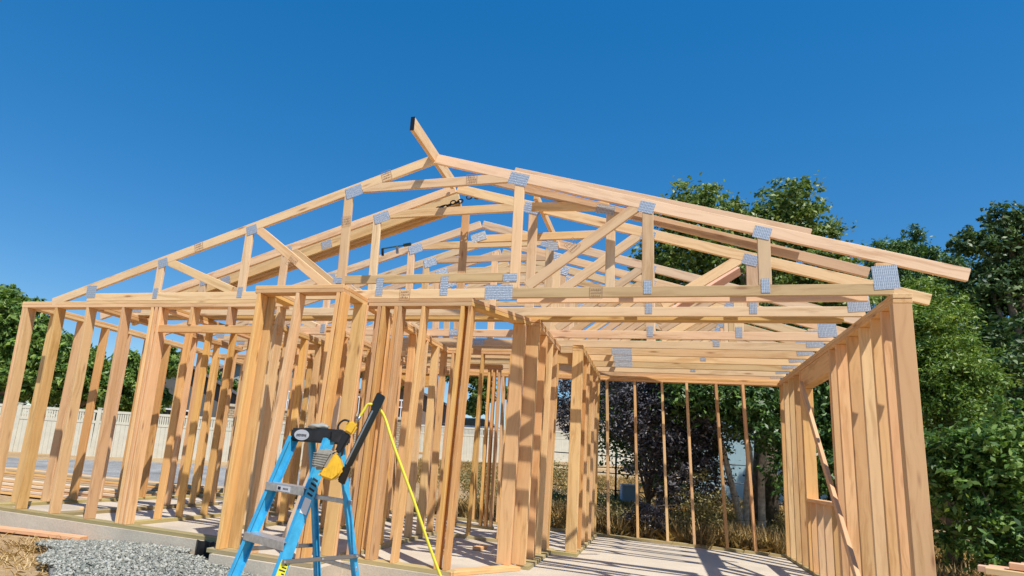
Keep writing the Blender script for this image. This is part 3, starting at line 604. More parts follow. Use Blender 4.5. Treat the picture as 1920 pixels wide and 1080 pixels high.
# ---------------------------------------------------------------- framing nailer hung on the ladder
GD = 3.62; f_ = 1172.7
CP = cam.matrix_world.translation.copy()
gr = rt.copy(); gu = (UZ - UZ.dot(Vector((fw.x, fw.y, 0)).normalized()) * Vector((fw.x, fw.y, 0)).normalized()); gu = UZ
gr = Vector((rt.x, rt.y, 0)).normalized(); gn = gr.cross(UZ)      # gn points away from the viewer or towards it
if gn.dot(fw) > 0: gn = -gn
G0 = Vector((-3.398, -2.121, 0.964))                                  # the nailer's grip
def gp(u, v, o=0.0):
    """a point of the nailer's side elevation in its own upright plane, o = offset across its thickness"""
    s = GD / f_; du = (u - 645) * s; dv = -(v - 850) * s
    return G0 + gr * du + UZ * dv + gn * o
def prism(name, pts, th, o, mat, parent, bev=.006):
    a = [gp(u, v, o + th / 2) for u, v in pts]; b = [gp(u, v, o - th / 2) for u, v in pts]; n = len(pts)
    me = mesh(name, a + b, [tuple(range(n)), tuple(range(2 * n - 1, n - 1, -1))] + [(i, i + n, (i + 1) % n + n, (i + 1) % n) for i in range(n)])
    bm = bmesh.new(); bm.from_mesh(me); bmesh.ops.recalc_face_normals(bm, faces=bm.faces); bmesh.ops.bevel(bm, geom=bm.edges[:], offset=bev, segments=2, affect='EDGES'); bm.to_mesh(me); bm.free()
    return link(name, me, M[mat], parent)
def C5(L): return [(520 + x / 5.4, 720 + y / 5.4) for x, y in L]
t = thing('nail_gun', gp(645, 850), 'yellow and grey pneumatic framing nailer with long black magazine hung on the ladder', 'nail gun')
bd = prism('body', C5([(585, 700), (640, 740), (695, 860), (680, 905), (600, 980), (480, 950), (436, 905), (505, 872)]), .095, 0, 'yellow', t, .012)
for k in range(4):
    prism('rib', C5([(560 + k * 28, 790 + k * 4), (570 + k * 28, 786 + k * 4), (545 + k * 36, 945 - k * 16), (535 + k * 36, 950 - k * 16)]), .10, 0, 'yellow', bd, .001)
hd = prism('cylinder_head', C5([(375, 770), (400, 700), (470, 665), (560, 685), (590, 700), (510, 876), (400, 884), (375, 830)]), .105, 0, 'tool_grey', t, .016)
for k in range(6): prism('fin', C5([(384, 715 + k * 22), (540 - k * 8, 722 + k * 24), (540 - k * 8, 730 + k * 24), (384, 723 + k * 22)]), .112, 0, 'tool_grey', hd, .001)
prism('handle', C5([(650, 485), (735, 515), (645, 715), (580, 690)]), .042, 0, 'black', t, .01)
prism('handle_cap', C5([(700, 372), (760, 378), (792, 420), (742, 525), (652, 480), (668, 400)]), .052, 0, 'yellow', t, .012)
prism('trigger', C5([(655, 650), (675, 655), (668, 720), (645, 740)]), .02, 0, 'black', t, .003)
mg = prism('magazine', C5([(952, 58), (1040, 100), (1008, 205), (990, 240), (765, 830), (700, 830), (690, 815), (905, 240), (900, 200)]), .034, -.01, 'gloss', t, .005)
prism('magazine_rail', C5([(915, 250), (930, 256), (715, 810), (700, 804)]), .040, -.01, 'steel', mg, .001)
prism('magazine_rail', C5([(960, 262), (968, 265), (745, 815), (737, 811)]), .038, -.01, 'gloss', mg, .001)
prism('nose', C5([(690, 820), (765, 832), (752, 880), (712, 1015), (640, 975), (655, 930)]), .045, -.01, 'gloss', t, .006)
tube('rafter_hook', smooth_path([gp(*p, .02) for p in C5([(700, 380), (650, 372), (610, 400), (592, 440), (600, 470), (640, 480)])]), .006, M['black'], t)
tube('air_fitting', [gp(*p) for p in C5([(765, 385), (800, 320)])], .009, M['steel'], t)
hp = [gp(*p, .0) for p in C5([(795, 325), (835, 250), (860, 200), (900, 190)])] + [gp(*p, -.05) for p in C5([(960, 205), (1000, 245), (1060, 340)])]
hp += [gp(737, 830, -.02), gp(782, 922, 0), gp(820, 1005, 0), gp(860, 1082, .0), gp(915, 1160, 0), gp(985, 1215, .02)]
tag(tube('air_hose', smooth_path(hp), .0085, M['hose']), 'yellow air hose looping from the nailer down to the lower edge', 'hose')
# gloves on the ladder cap
gl = []
def lump(name, c, r, mat, parent=None, seed=0, sub=3, amp=.25):
    bm = bmesh.new(); bmesh.ops.create_icosphere(bm, subdivisions=sub, radius=1)
    rr = random.Random(seed); ph = [rr.uniform(0, 6) for _ in range(6)]
    for v in bm.verts:
        k = 1 + amp * (math.sin(v.co.x * 3.1 + ph[0]) * math.sin(v.co.y * 2.7 + ph[1]) + .5 * math.sin(v.co.z * 5 + ph[2]) * math.sin(v.co.x * 6 + ph[3]))
        v.co = Vector((v.co.x * r[0], v.co.y * r[1], v.co.z * r[2])) * k
    me = bpy.data.meshes.new(name); bm.to_mesh(me); bm.free()
    for p in me.polygons: p.use_smooth = True
    return link(name, me, mat, parent, Matrix.Translation(c))
tag(lump('work_glove', LP(.03, .03, HT + .058), (.07, .05, .022), M['tool_grey'], None, 4), 'crumpled grey work glove lying on the black ladder cap', 'glove')
tag(board('scrap_board', (-4.75, .36, 1.50), (-5.22, .36, .04), X_, .10, .036, M['pale'], None), 'pale fresh cut board leaning inside the bump-out behind the ladder', 'board')
tag(board('loose_plank', (-9.4, -.62, -.10), (-7.35, -.10, -.135), (0.2, -1, 0), .14, .038, M['pink'], None), 'reddish plank lying on the ground below the left slab edge', 'plank')

def draped_shadow():  # black sheet stands in for the bump-out's shadow on slab edge and ground
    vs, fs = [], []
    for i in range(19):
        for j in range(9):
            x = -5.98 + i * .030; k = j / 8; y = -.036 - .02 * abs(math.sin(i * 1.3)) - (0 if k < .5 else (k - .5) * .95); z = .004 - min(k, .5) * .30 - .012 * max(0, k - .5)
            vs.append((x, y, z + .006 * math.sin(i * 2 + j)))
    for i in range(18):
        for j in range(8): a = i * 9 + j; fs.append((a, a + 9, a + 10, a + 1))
    o = link('shadow_sheet', mesh('shadow_sheet', vs, fs), M['black']); tag(o, 'black sheet added as the bump-out shadow over the slab edge', 'shadow sheet')
draped_shadow()

# ---------------------------------------------------------------- lumber stacks
def stack(c, ang, L, rows, label, mats, sd_, wv=.14):
    t = thing('lumber_stack', c, label, 'lumber stack', 'stacks of lumber in the yard'); r = random.Random(sd_)
    ca, sa = math.cos(ang), math.sin(ang)
    for j, n in enumerate(rows):
        for i in range(n):
            w_ = (i - (n - 1) / 2) * (wv + .012) + r.uniform(-.01, .01); sh = r.uniform(-.18, .18); z = .03 + j * .042 + r.uniform(0, .002); da = r.uniform(-.012, .012)
            a = Vector((c[0] - ca * (L / 2) + sh * ca - sa * w_, c[1] - sa * (L / 2) + sh * sa + ca * w_, c[2] + z)); b = a + Vector((math.cos(ang + da), math.sin(ang + da), 0)) * L
            board('plank', a, b, (-sa, ca, 0), wv, .037, M[mats[(i + j) % len(mats)]], t)
stack((-11.0, 2.5, -.15), .12, 3.4, (4, 4, 3, 3, 2), 'low lumber stack on the driveway at the far left, behind the left corner studs', ['stud', 'pale'], 3)
stack((-11.6, 4.1, -.15), .16, 4.2, (5, 5, 5, 4, 4, 3), 'wider lumber stack behind the first one on the driveway', ['stud', 'stud', 'greyplank'], 4)
stack((-9.9, 6.3, -.15), .2, 3.2, (4, 3, 3), 'loose lumber stack behind the middle of the left side wall', ['greyplank', 'stud'], 5)
stack((-7.2, 6.1, -.15), .1, 2.6, (3, 3, 2), 'weathered boards piled behind the back wall, left of centre', ['greyplank'], 6)
stack((1.02, -.99, -.155), -.43, 1.75, (3,) * 18 + (2,), 'tall stack of reddish planks at the lower right corner beside the corner post', ['pink', 'pink', 'truss'], 8, .09)

r_ = random.Random(12)
for x, y, L_, lb in ((-3.6, 1.7, .25, 'short lumber offcut lying on the slab inside the angled entry'), (-6.2, 1.2, .4, 'long lumber offcut lying on the slab behind the bump-out'), (-8.3, .7, .3, 'lumber offcut lying on the slab near the left corner')):
    a = r_.uniform(0, 3.1); tag(board('wood_offcut', (x, y, .021), (x + L_ * math.cos(a), y + L_ * math.sin(a), .021), (-math.sin(a), math.cos(a), 0), .088, .038, M['stud'], None), lb, 'offcut', 'offcuts on the slab')

# ---------------------------------------------------------------- fences
def fence(pts, H, label, group, bays=2.4):
    t = thing('vinyl_fence', pts[0], label, 'fence', group)
    for (a, b) in zip(pts[:-1], pts[1:]):
        a, b = Vector(a), Vector(b); L = (b - a).length; n = max(1, round(L / bays)); d = (b - a) / n; ang = math.atan2(d.y, d.x); dl = d.length
        for i in range(n):
            p = a + d * i; c = p + d / 2
            po = boxo('post', p + UZ * (H / 2 + .03), (.13, .13, H + .06), M['vinyl'], t, ang)
            boxo('post_cap', p + UZ * (H + .075), (.16, .16, .03), M['vinyl'], po, ang)
            sl = math.atan2(d.z, Vector((d.x, d.y)).length); rot = Matrix.Rotation(ang, 3, 'Z') @ Matrix.Rotation(-sl, 3, 'Y')
            for zz, hh in ((H - .04, .09), (H - .42, .09), (.10, .12)): boxo('rail', c + UZ * zz, (dl - .13, .05, hh), M['vinyl'], t, rot=rot)
            vs, fs = [], []
            nb = int((dl - .13) / .15)
            for k in range(nb):
                x0 = -(dl - .13) / 2 + k * (dl - .13) / nb; x1 = x0 + (dl - .13) / nb - .006
                j = len(vs); vs += [Vector((x, y, z)) for x in (x0, x1) for y in (-.012, .012) for z in (.1, H - .42)]; fs += [tuple(j + q for q in f) for f in BF]
            for k in range(nb * 2):
                x0 = -(dl - .13) / 2 + k * (dl - .13) / nb / 2; x1 = x0 + (dl - .13) / nb / 2 - .02
                j = len(vs); vs += [Vector((x, y, z)) for x in (x0, x1) for y in (-.010, .010) for z in (H - .40, H - .05)]; fs += [tuple(j + q for q in f) for f in BF]
            me = mesh('panel', vs, fs); bmesh_fix(me)
            link('panel', me, M['vinyl'], t, Matrix.Translation(c) @ rot.to_4x4())
    p = Vector(pts[-1]); boxo('post', p + UZ * (H / 2), (.13, .13, H + .06), M['vinyl'], t)
fence([(-33, 3.6, -.30), (-22.8, 10.73, -.25), (-14.4, 16.4, .02)], 1.83, 'long white vinyl fence behind the gravel driveway on the left', 'white fences')
fence([(-15.6, 24.2, .62), (-10.5, 27.8, .83), (-6.6, 33.5, 1.25), (-3.2, 37.0, 1.35)], 1.83, 'white vinyl fence farther back on the slope, seen through the middle studs', 'white fences')
def wire_fence():
    t = thing('wire_fence', (-2.8, 12, .1), 'thin dark wire fence crossing the dry grass behind the garage', 'fence')
    xs = [-5.2, -2.75, -.3, 2.2]
    for x in xs: tube('post', [(x, 12.4, gz(x, 12.4)), (x, 12.4, gz(x, 12.4) + 1.35)], .028, M['black'], t)
    for zz in (.42, .85, 1.3): tube('rail', [(x, 12.4, gz(x, 12.4) + zz) for x in xs], .014, M['black'], t, 6)
wire_fence()
b_ = boxo('storage_box', (-2.35, 11.4, gz(-2.35, 11.4) + .45), (.42, .35, .36), plain('pale_blue_plastic', (.30, .46, .62), .5), None, .2, .02); tag(b_, 'small pale blue plastic box in the dry grass behind the garage', 'box')
boxo('lid', (-2.35, 11.4, gz(-2.35, 11.4) + .65), (.46, .39, .04), M['white'], b_, .2, .01)

# ---------------------------------------------------------------- neighbouring houses, car, retaining wall
def house(c, ang, sx, sy, wallh, roofh, wallc, roofc, label, windows=(), eave=.5):
    t = thing('house', c, label, 'house', 'neighbouring houses'); R = Matrix.Translation(c) @ Matrix.Rotation(ang, 4, 'Z')
    wm = plain('wall_paint', wallc, .8, var=.08, scale=4); rm = plain('roof_shingle', roofc, .9, var=.35, scale=9, bump=.4)
    vs = [(x, y, z) for z in (-1.5, wallh) for x, y in ((-sx, -sy), (sx, -sy), (sx, sy), (-sx, sy))] + [(0, -sy, wallh + roofh), (0, sy, wallh + roofh)]
    me = mesh('wall', vs, [(0, 1, 5, 8, 4), (1, 2, 6, 5), (2, 3, 7, 9, 6), (3, 0, 4, 7)]); bmesh_fix(me); wl = link('wall', me, wm, t, R)
    e = eave; k = roofh / sx
    for s in (-1, 1):
        a = [(0, -sy - e, wallh + roofh + .03), (0, sy + e, wallh + roofh + .03), (s * (sx + e), sy + e, wallh - k * e + .03), (s * (sx + e), -sy - e, wallh - k * e + .03)]
        v = a + [(x, y, z + .14) for x, y, z in a]
        me = mesh('roof', v, [(0, 1, 2, 3), (7, 6, 5, 4), (0, 4, 5, 1), (1, 5, 6, 2), (2, 6, 7, 3), (3, 7, 4, 0)]); bmesh_fix(me); link('roof', me, rm, t, R)
    for (x, z, w_, h_) in windows:
        q = link('window', mesh('window', box_vs(w_, .08, h_), BF), M['white'], t, R @ Matrix.Translation((x, -sy - .02, z)))
        link('pane', mesh('pane', box_vs(w_ - .14, .02, h_ - .14), BF), M['gloss'], q, R @ Matrix.Translation((x, -sy - .075, z)))
    return t
house((-26.0, 21.2, .4), .75, 3.2, 3.5, 2.6, 1.5, (.10, .10, .10), (.12, .12, .13), 'dark house with grey shingle roof showing between the left studs', [(.3, 1.2, 1.4, 1.2)])
house((-24.2, 28.5, 2.0), .55, 4.6, 4, 2.0, 2.2, (.30, .33, .30), (.27, .19, .15), 'grey green gabled house with brown roof behind the bump-out studs', [(0, .9, 1.6, 1.1)])
house((-30.5, 30.5, 1.6), .6, 3.2, 3, 3.0, 1.0, (.55, .55, .52), (.35, .33, .3), 'pale grey house beyond the left hedge trees', [(-1, 2.0, 1.0, 1.0), (1, 2.0, 1.0, 1.0)])
house((-18.3, 33.5, 2.6), .35, 3.4, 3, 1.4, 1.3, (.22, .16, .13), (.16, .13, .13), 'low dark brown house uphill in the middle distance', [(0, .8, 1.6, .8)])
house((2.6, 19.5, .5), -.12, 3.0, 3, 3.4, 1.5, (.42, .60, .66), (.25, .25, .27), 'pale blue house hidden behind the laurel trunks', [(-1.2, 2.4, .9, 1.0)])
house((-7.5, 44, 1.6), .3, 4, 3, 2.8, 1.4, (.5, .42, .34), (.25, .18, .14), 'tan house far up the slope in the middle', [(-1, 1.6, 1.2, 1)])
def retwall():
    m, t_, b = newmat('block_wall', .9); tc = N(t_, 'ShaderNodeTexCoord'); br = N(t_, 'ShaderNodeTexBrick', Scale=2.4)
    mp = N(t_, 'ShaderNodeMapping'); mp.inputs['Rotation'].default_value = (math.pi / 2, 0, 0); t_.links.new(tc.outputs['Object'], mp.inputs[0]); t_.links.new(mp.outputs[0], br.inputs[0])
    br.inputs['Color1'].default_value = (.42, .32, .2, 1); br.inputs['Color2'].default_value = (.55, .45, .3, 1); br.inputs['Mortar'].default_value = (.2, .16, .11, 1); br.inputs['Mortar Size'].default_value = .03
    t_.links.new(br.outputs[0], b.inputs['Base Color'])
    t = thing('retaining_wall', (-16, 20.5, .2), 'tan stone block retaining wall topped by a white railing, behind the fence', 'retaining wall')
    rz = math.atan2(1.6, 5.0)
    boxo('wall', (-16.6, 20.8, 1.25), (8.6, .5, 2.5), m, t, rz); boxo('coping', (-16.6, 20.8, 2.56), (8.8, .62, .12), M['concrete'], t, rz)
    d = Vector((math.cos(rz), math.sin(rz), 0)); c = Vector((-16.6, 20.8, 2.62))
    rl = boxo('railing', c + UZ * .80, (7.6, .05, .06), M['white'], t, rz)
    for i in range(38): boxo('baluster', c + d * (-3.7 + i * .2) + UZ * .40, (.035, .035, .80), M['white'], rl, rz)
retwall()
def car():
    t = thing('parked_car', (-11.9, 31.5, 1.85), 'silver blue car parked on the slope behind the farther white fence', 'car'); R = Matrix.Translation((-11.9, 31.4, 1.95)) @ Matrix.Rotation(.28, 4, 'Z')
    body = [(-2.2, .35), (-2.2, .75), (-1.6, .9), (-.9, 1.38), (.5, 1.42), (1.2, .95), (2.1, .82), (2.2, .4)]
    def pr(name, pts, hw, mat, par, bev=.05):
        n = len(pts); v = [(x, -hw, z) for x, z in pts] + [(x, hw, z) for x, z in pts]
        me = mesh(name, v, [tuple(range(n)), tuple(range(2 * n - 1, n - 1, -1))] + [(i, i + n, (i + 1) % n + n, (i + 1) % n) for i in range(n)])
        bm = bmesh.new(); bm.from_mesh(me); bmesh.ops.recalc_face_normals(bm, faces=bm.faces)
        if bev: bmesh.ops.bevel(bm, geom=bm.edges[:], offset=bev, segments=2, affect='EDGES')
        bm.to_mesh(me); bm.free(); return link(name, me, mat, par, R)
    pr('body', body, .88, plain('car_paint', (.35, .42, .5), .25, .3), t)
    pr('window', [(-1.35, .95), (-.85, 1.32), (.45, 1.36), (.98, .97)], .895, M['gloss'], t, .01)
    for x in (-1.4, 1.4):
        for s in (-1, 1):
            w_ = tube('wheel', [R @ Vector((x, s * .72, .33)), R @ Vector((x, s * .92, .33))], .33, M['black'], t, 20)
            tube('hub', [R @ Vector((x, s * .91, .33)), R @ Vector((x, s * .94, .33))], .18, M['steel'], w_, 12)
car()

# ---------------------------------------------------------------- trees and shrubs
def leaves_mesh(name, bl, n, size, seed, aspect=.5, droop=0.0, clumps=26, spread=.30):
    rs = np.random.RandomState(seed); bl = np.array(bl); wts = bl[:, 3] ** 2; wts /= wts.sum(); cnt = np.maximum(8, (wts * n).astype(int))
    Pn, Nn = [], []
    for (x, y, z, r), c in zip(bl, cnt):
        k = max(8, int(clumps * min(2.5, c / 700 + .6))); d = rs.normal(size=(k, 3)); d /= np.linalg.norm(d, axis=1)[:, None]
        cr = r * (.30 + .98 * rs.rand(k) ** .75); cc_ = np.array([x, y, z]) + d * cr[:, None] * np.array([1, 1, .88])
        i = rs.randint(0, k, c); sc = r * spread * (.45 + 1.15 * rs.rand(k) ** 1.4)
        q = rs.normal(size=(c, 3)) * .62; q[:, 2] *= .6
        p = cc_[i] + q * sc[i][:, None]; p[:, 2] -= droop * np.abs(q[:, 0]) * sc[i]
        Pn.append(p); Nn.append(d[i] * .8 + rs.normal(size=(c, 3)) * .8 + np.array([0, 0, .6]))
    p = np.concatenate(Pn); nn = np.concatenate(Nn); nn /= np.linalg.norm(nn, axis=1)[:, None]; m = len(p)
    a = np.cross(nn, rs.normal(size=(m, 3))); a /= np.linalg.norm(a, axis=1)[:, None]; b = np.cross(nn, a)
    s = size * (.6 + .8 * rs.rand(m))[:, None]
    v = np.stack([p - a * s, p + b * s * aspect + nn * s * .12, p + a * s, p - b * s * aspect + nn * s * .12], 1).reshape(-1, 3)
    me = bpy.data.meshes.new(name); me.vertices.add(len(v)); me.vertices.foreach_set('co', v.ravel())
    me.loops.add(m * 4); me.loops.foreach_set('vertex_index', np.arange(m * 4)); me.polygons.add(m)
    me.polygons.foreach_set('loop_start', np.arange(m) * 4); me.polygons.foreach_set('loop_total', np.full(m, 4)); me.update(calc_edges=True); return me
def tree(name, key, n, size, leafm, label, cat='tree', group=None, seed=1, trunk=None, tr=.16, aspect=.5, droop=0, limbs=7, ragged=4, **kw):
    bl = list(TREES[key]); r0 = random.Random(seed * 7)
    for b in TREES[key]:                                   # ragged outline: smaller masses thrown out around each big one
        for q in range(ragged):
            th, ph, k = r0.uniform(0, 6.283), r0.uniform(-.5, 1.3), r0.uniform(.75, 1.12) * b[3]
            bl.append((b[0] + k * math.cos(th) * math.cos(ph), b[1] + k * math.sin(th) * math.cos(ph), b[2] + k * math.sin(ph), b[3] * r0.uniform(.22, .42)))
    cx = sum(b[0] * b[3] for b in bl) / sum(b[3] for b in bl); cy = sum(b[1] * b[3] for b in bl) / sum(b[3] for b in bl)
    g = gz(cx, cy); base = Vector((cx, cy, g)) if not trunk else Vector(trunk[0])
    t = thing(name, base, label, cat, group); r = random.Random(seed); low = min(b[2] for b in bl); top = max(b[2] for b in bl)
    if not trunk:
        fork = Vector((cx + .1, cy, g + (low - g) * .7 + .05)); tk = tube('trunk', [base - UZ * .2, base.lerp(fork, .5) + Vector((.05, 0, 0)), fork], [tr * 1.3, tr, tr * .85], M['bark'], t, 10)
    else: fork = Vector(trunk[-1]); tk = tube('trunk', smooth_path(trunk, 4), [tr * (1 - .5 * i / (4 * (len(trunk) - 1))) for i in range(4 * (len(trunk) - 1) + 1)], M['bark_pale'], t, 10)
    for b in sorted(bl, key=lambda q: -q[3])[:limbs]:
        e = Vector(b[:3]) + Vector((0, 0, b[3] * .3)); mid = fork.lerp(e, .5) + Vector((r.uniform(-.2, .2), r.uniform(-.2, .2), r.uniform(0, .25)))
        tube('limb', [fork, mid, e], [tr * .6, tr * .38, tr * .12], M['bark'], tk, 7)
    link('crown', leaves_mesh('crown', bl, n, size, seed, aspect, droop, **kw), M[leafm], t); return t
tree('oak_tree', 'oak_back', 60000, .058, 'leaf_oak', 'tall leafy green tree rising above the right roof slope', seed=2, tr=.25, clumps=40, spread=.24, limbs=14)
tree('fir_tree', 'fir_mid', 26000, .055, 'leaf_fir', 'pointed conifer behind the right rafter tail', seed=3, tr=.18, aspect=.28, droop=.4, clumps=34)
tree('dark_tree', 'dark_right', 36000, .05, 'leaf_dark', 'dark tall tree at the right edge of the picture', seed=4, tr=.2, clumps=34, spread=.22, limbs=14)
tree('bright_tree', 'bright_mid', 42000, .036, 'leaf_bright', 'bright green feathery tree just right of the tall corner post', seed=5, tr=.1, aspect=.32, clumps=36)
tree('broadleaf_shrub', 'broad_shrub', 13000, .044, 'leaf_shrub', 'glossy broad leaved shrub at the lower right beside the corner post', 'shrub', seed=6, tr=.028, aspect=.42, clumps=30, limbs=9)
tree('laurel_tree', 'laurel_back', 30000, .048, 'leaf_laurel', 'dark laurel tree with leaning grey trunks behind the garage back wall', seed=7, trunk=[(-0.25, 6.97, -0.2), (-0.38, 6.85, 0.46), (-0.54, 6.74, 1.16), (-0.67, 6.62, 1.7), (-0.88, 6.54, 2.14), (-1.05, 6.54, 2.4)], tr=.062, aspect=.4)
lt = [o for o in C.objects if o.name.startswith('laurel_tree')][0]
tube('trunk', smooth_path([(-0.24, 7.18, -0.2), (-0.23, 7.03, 0.65), (-0.18, 6.87, 1.38), (-0.26, 6.82, 1.92), (-0.31, 6.8, 2.4)]), .055, M['bark_pale'], lt, 10)
tube('trunk', smooth_path([(0.02, 7.15, -0.2), (-0.0, 6.91, 1.03), (0.04, 6.81, 1.48), (0.13, 6.73, 1.93), (0.22, 6.63, 2.5)]), [.062 - .0010 * i for i in range(25)], M['bark_pale'], lt, 10)
tree('plum_tree', 'plum_dark', 34000, .035, 'leaf_plum', 'purple black plum tree behind the left half of the garage back wall', seed=8, tr=.05, aspect=.4, clumps=36)
TREES['scrub'] = [(-.95, 6.0, .50, .30), (-1.25, 5.9, .30, .24), (-.72, 6.2, .45, .28), (-1.0, 6.3, .85, .25), (-2.9, 6.6, .5, .35), (-4.2, 7.0, .5, .4), (-3.5, 7.2, .8, .35), (.35, 6.2, .35, .3), (-5.2, 7.4, .5, .4), (-2.3, 6.2, .25, .25)]
tree('scrub_bush', 'scrub', 12000, .022, 'leaf_olive', 'tangled sunlit olive scrub low between the trunks and the purple plum', 'bush', seed=19, tr=.015, limbs=8, spread=.4)
TREES['low_bush'] = [b for b in TREES['low_bush'][:2]]
TREES['low_bush'] = [(x - .25, y + 1.25, z - .05, r * .9) for x, y, z, r in TREES['low_bush']]
tree('low_shrub', 'low_bush', 2200, .02, 'leaf_plum', 'low dark shrub in the dry grass right behind the garage back wall', 'shrub', seed=9, tr=.02, limbs=4)
for k_ in ('left_b', 'left_c'): TREES[k_] = [(x, y, z - .35, r * .9) for x, y, z, r in TREES[k_]]
tree('cedar_tree', 'left_a', 42000, .13, 'leaf_left', 'large cedar beyond the fence at the left edge of the picture', seed=10, tr=.3, aspect=.4, droop=.8, clumps=46, spread=.24)
tree('cedar_tree', 'left_b', 26000, .12, 'leaf_left', 'bushy cedar beyond the fence between the second and fourth left studs', seed=11, tr=.25, aspect=.4, droop=.8, clumps=46, spread=.24)
tree('cedar_tree', 'left_c', 24000, .12, 'leaf_left', 'narrower cedar beyond the fence left of the dark house', seed=12, tr=.22, aspect=.4, droop=.8, clumps=46, spread=.24)
tree('garden_tree', 'left_d', 12000, .10, 'leaf_left', 'small round garden tree between the two grey houses', seed=13, tr=.15)
tree('hillside_trees', 'mid_far', 22000, .12, 'leaf_oak', 'distant tree tops above the far fence seen through the middle studs', seed=14, tr=.2, limbs=0)
def rtree(name, c, h, r, n, size, lm, label, seed, cat='tree'):
    rr = random.Random(seed); TREES['tmp'] = [(c[0] + rr.uniform(-r, r) * .6, c[1] + rr.uniform(-r, r) * .5, c[2] + h * q, r * (.75 - .3 * abs(q - .55))) for q in (.3, .4, .5, .6, .7, .8, .9)]
    return tree(name, 'tmp', n, size, lm, label, cat, seed=seed, tr=.07)
rtree('background_tree', (8.2, 13.5, .2), 7.5, 2.0, 26000, .07, 'leaf_dark', 'dark tree filling the gap low behind the right edge trees', 21)
rtree('background_tree', (3.8, 9.8, .0), 4.6, 1.3, 26000, .055, 'leaf_dark', 'shaded understorey tree behind the bright green one', 22)
rtree('background_tree', (1.2, 9.0, .0), 3.8, 1.3, 26000, .055, 'leaf_laurel', 'shaded evergreen behind the laurel trunks', 23)
rtree('background_tree', (-1.6, 9.6, .1), 4.6, 1.4, 26000, .055, 'leaf_laurel', 'shaded evergreen behind the purple plum', 24)
rtree('background_tree', (3.6, 5.9, -.1), 1.9, .9, 16000, .04, 'leaf_laurel', 'dark low evergreen behind the glossy shrub', 25)

# ---------------------------------------------------------------- straw, dry grass, gravel
def blades(name, regions, n, L, seed, mat, lay=.5, wdt=.004, zf=gz, block=None):
    rs = np.random.RandomState(seed); vs = []
    per = [int(n * w_ / sum(r[-1] for r in regions)) for w_ in (r[-1] for r in regions)]
    P_ = []
    for (x0, x1, y0, y1, ww), k in zip(regions, per):
        cl = rs.rand(max(4, k // 26), 2) * [x1 - x0, y1 - y0] + [x0, y0]; i = rs.randint(0, len(cl), k); P_.append(cl[i] + rs.normal(size=(k, 2)) * .07)
    p = np.concatenate(P_)
    if block is not None: p = p[~block(p)]
    m = len(p); z = np.array([zf(a, b) for a, b in p]); th = rs.rand(m) * 6.283; tl = lay * (.3 + 1.0 * rs.rand(m)); ln = L * (.4 + .9 * rs.rand(m))
    d = np.stack([np.cos(th) * np.sin(tl), np.sin(th) * np.sin(tl), np.cos(tl)], 1); base = np.stack([p[:, 0], p[:, 1], z], 1); s = np.stack([-np.sin(th), np.cos(th), 0 * th], 1) * wdt
    midp = base + d * ln[:, None] * .55; tip = base + d * ln[:, None]; tip[:, 2] -= ln * .25 * np.sin(tl)
    v = np.stack([base - s, base + s, midp + s, tip, midp - s], 1).reshape(-1, 3)
    me = bpy.data.meshes.new(name); me.vertices.add(len(v)); me.vertices.foreach_set('co', v.ravel()); me.loops.add(m * 5); me.loops.foreach_set('vertex_index', np.arange(m * 5))
    me.polygons.add(m); me.polygons.foreach_set('loop_start', np.arange(m) * 5); me.polygons.foreach_set('loop_total', np.full(m, 5)); me.update(calc_edges=True)
    o = link(name, me, M[mat]); tag(o, kind='stuff'); return o
inslab = lambda p: (p[:, 0] > -9.3) & (p[:, 0] < .22) & (p[:, 1] > -.7) & (p[:, 1] < 5.02)
o = blades('dry_grass', [(-9.3, 1.2, 5.1, 7.2, 9), (-6, 3.5, 6.5, 13, 14), (-12, 5, 12.5, 24, 14), (.3, 3.2, .2, 5, 12), (-16, -6, 14, 26, 6)], 90000, .34, 31, 'straw', .75, .0045, block=inslab)
tag(o, 'tall dry yellow grass behind and right of the house frame', 'grass')
o = blades('tall_dry_grass', [(-1.35, .1, 5.15, 6.6, 4), (-2.7, -1.75, 5.2, 6.8, 2), (-5, -3, 5.5, 8, 2)], 12000, .50, 34, 'straw', .75, .004, block=inslab)
tag(o, 'tall clumps of dry straw coloured grass right behind the garage studs', 'grass')
o = blades('straw_mulch', [(-8.6, -5.9, -3.4, -.75, 8), (-9.6, -7.2, -1.6, -.3, 2), (-5.9, -4.7, -1.5, -.75, 1)], 9000, .085, 32, 'straw', 1.55, .0028)
tag(o, 'dry straw lying on the bare ground at the lower left', 'straw')
o = blades('straw_heap', [(.35, 2.6, .6, 4.4, 8)], 26000, .22, 33, 'straw', 1.2, .003, zf=lambda x, y: gz(x, y) + .02, block=inslab)
tag(o, 'pale heap of cut straw beside the tall corner post', 'straw')
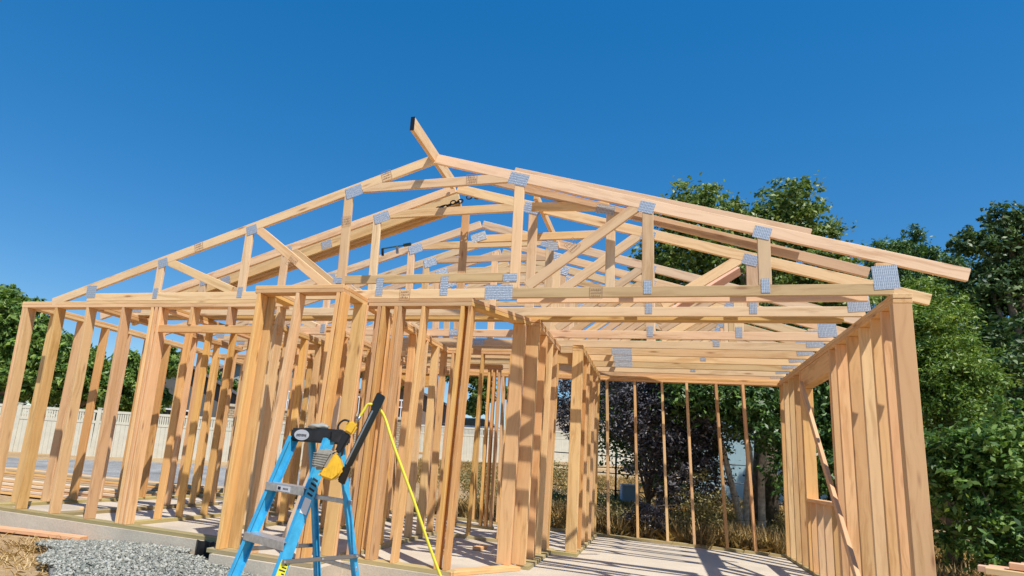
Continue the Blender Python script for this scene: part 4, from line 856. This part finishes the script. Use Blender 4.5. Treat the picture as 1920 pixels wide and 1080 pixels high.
def gravel():
    rs = np.random.RandomState(5); n = 22000; X = rs.rand(n * 3) * 3.9 - 8.6; Yv = rs.rand(n * 3) * 3.2 - 3.25
    # heap outline: an oval patch against the slab, thinning outward
    e = ((X + 6.05) / 1.45) ** 2 + ((Yv + .8) / 1.0) ** 2; keep = (e < 1 + .25 * np.sin(X * 5) * np.sin(Yv * 7)) & ~((X > -9.25) & (X < -5.4) & (Yv > -.045)) & ~((X > -5.45) & (Yv > -.60)) & ~((X > -5.95 + .05 * np.sin(Yv * 20)) & (Yv > -.42)) & (Yv + .45 > -.8 * (X + 7.5) + .08 * np.sin(X * 9)); X, Yv, e = X[keep][:n], Yv[keep][:n], e[keep][:n]
    H = .09 * np.clip(1 - e, 0, 1) ** .7; n = len(X); base = np.array([(1, 0, 0), (-1, 0, 0), (0, 1, 0), (0, -1, 0), (0, 0, 1), (0, 0, -1)], float)
    s = (.0075 + .015 * rs.rand(n) ** 2)[:, None, None]; j = 1 + .35 * rs.normal(size=(n, 6, 1)); sq = np.stack([.8 + .7 * rs.rand(n), .6 + .6 * rs.rand(n), .4 + .35 * rs.rand(n)], 1)[:, None, :]
    A_ = rs.rand(n) * 6.283; B_ = rs.normal(size=n) * .5; v = base[None] * s * j * sq; ca, sa, cb, sb = np.cos(A_), np.sin(A_), np.cos(B_), np.sin(B_)
    x = v[..., 0] * cb[:, None] + v[..., 2] * sb[:, None]; z = -v[..., 0] * sb[:, None] + v[..., 2] * cb[:, None]; y = v[..., 1]
    v = np.stack([x * ca[:, None] - y * sa[:, None] + X[:, None], x * sa[:, None] + y * ca[:, None] + Yv[:, None], z + (-.155 + H + rs.rand(n) * .016)[:, None]], 2).reshape(-1, 3)
    tri = np.array([(0, 2, 4), (2, 1, 4), (1, 3, 4), (3, 0, 4), (2, 0, 5), (1, 2, 5), (3, 1, 5), (0, 3, 5)]); F = (np.arange(n)[:, None, None] * 6 + tri[None]).reshape(-1)
    me = bpy.data.meshes.new('gravel_heap'); me.vertices.add(len(v)); me.vertices.foreach_set('co', v.ravel()); me.loops.add(len(F)); me.loops.foreach_set('vertex_index', F); me.polygons.add(len(F) // 3)
    me.polygons.foreach_set('loop_start', np.arange(len(F) // 3) * 3); me.polygons.foreach_set('loop_total', np.full(len(F) // 3, 3)); me.update(calc_edges=True)
    m, t, b = newmat('crushed_stone', .85); g = N(t, 'ShaderNodeNewGeometry'); t.links.new(ramp(t, g.outputs['Random Per Island'], [(0, (.15, .155, .13)), (.5, (.30, .31, .265)), (1, (.50, .49, .42))]), b.inputs['Base Color'])
    o = link('gravel_heap', me, m); tag(o, 'heap of grey crushed stone spread below the slab edge', 'gravel', kind='stuff')
    # bed of fines under the stones
    vs, fs = [(-6.05, -.8, -.155 + .075)], []
    for r_ in range(1, 7):
        for k in range(40):
            a = k / 40 * 6.2832; q = r_ / 6; xx = -6.05 + 1.42 * q * math.cos(a); yy = -.8 + .98 * q * math.sin(a)
            if xx > -5.95 and yy > -.45: yy = -.45
            if xx < -5.4 and yy > -.035: yy = -.035
            if xx > -5.41 and yy > -.575: yy = -.575
            d_ = (-.8 * (xx + 7.45) - .45) - yy
            if d_ > 0: xx += d_ * .5; yy += d_ * .6
            vs.append((xx, yy, -.158 + .078 * (1 - q * q)))
    for k in range(40): fs.append((0, 1 + k, 1 + (k + 1) % 40))
    for r_ in range(5):
        for k in range(40): a = 1 + r_ * 40; fs.append((a + k, a + 40 + k, a + 40 + (k + 1) % 40, a + (k + 1) % 40))
    o = link('gravel_bed', mesh('gravel_bed', vs, fs), M['gravelbed']); tag(o, kind='structure')
gravel()
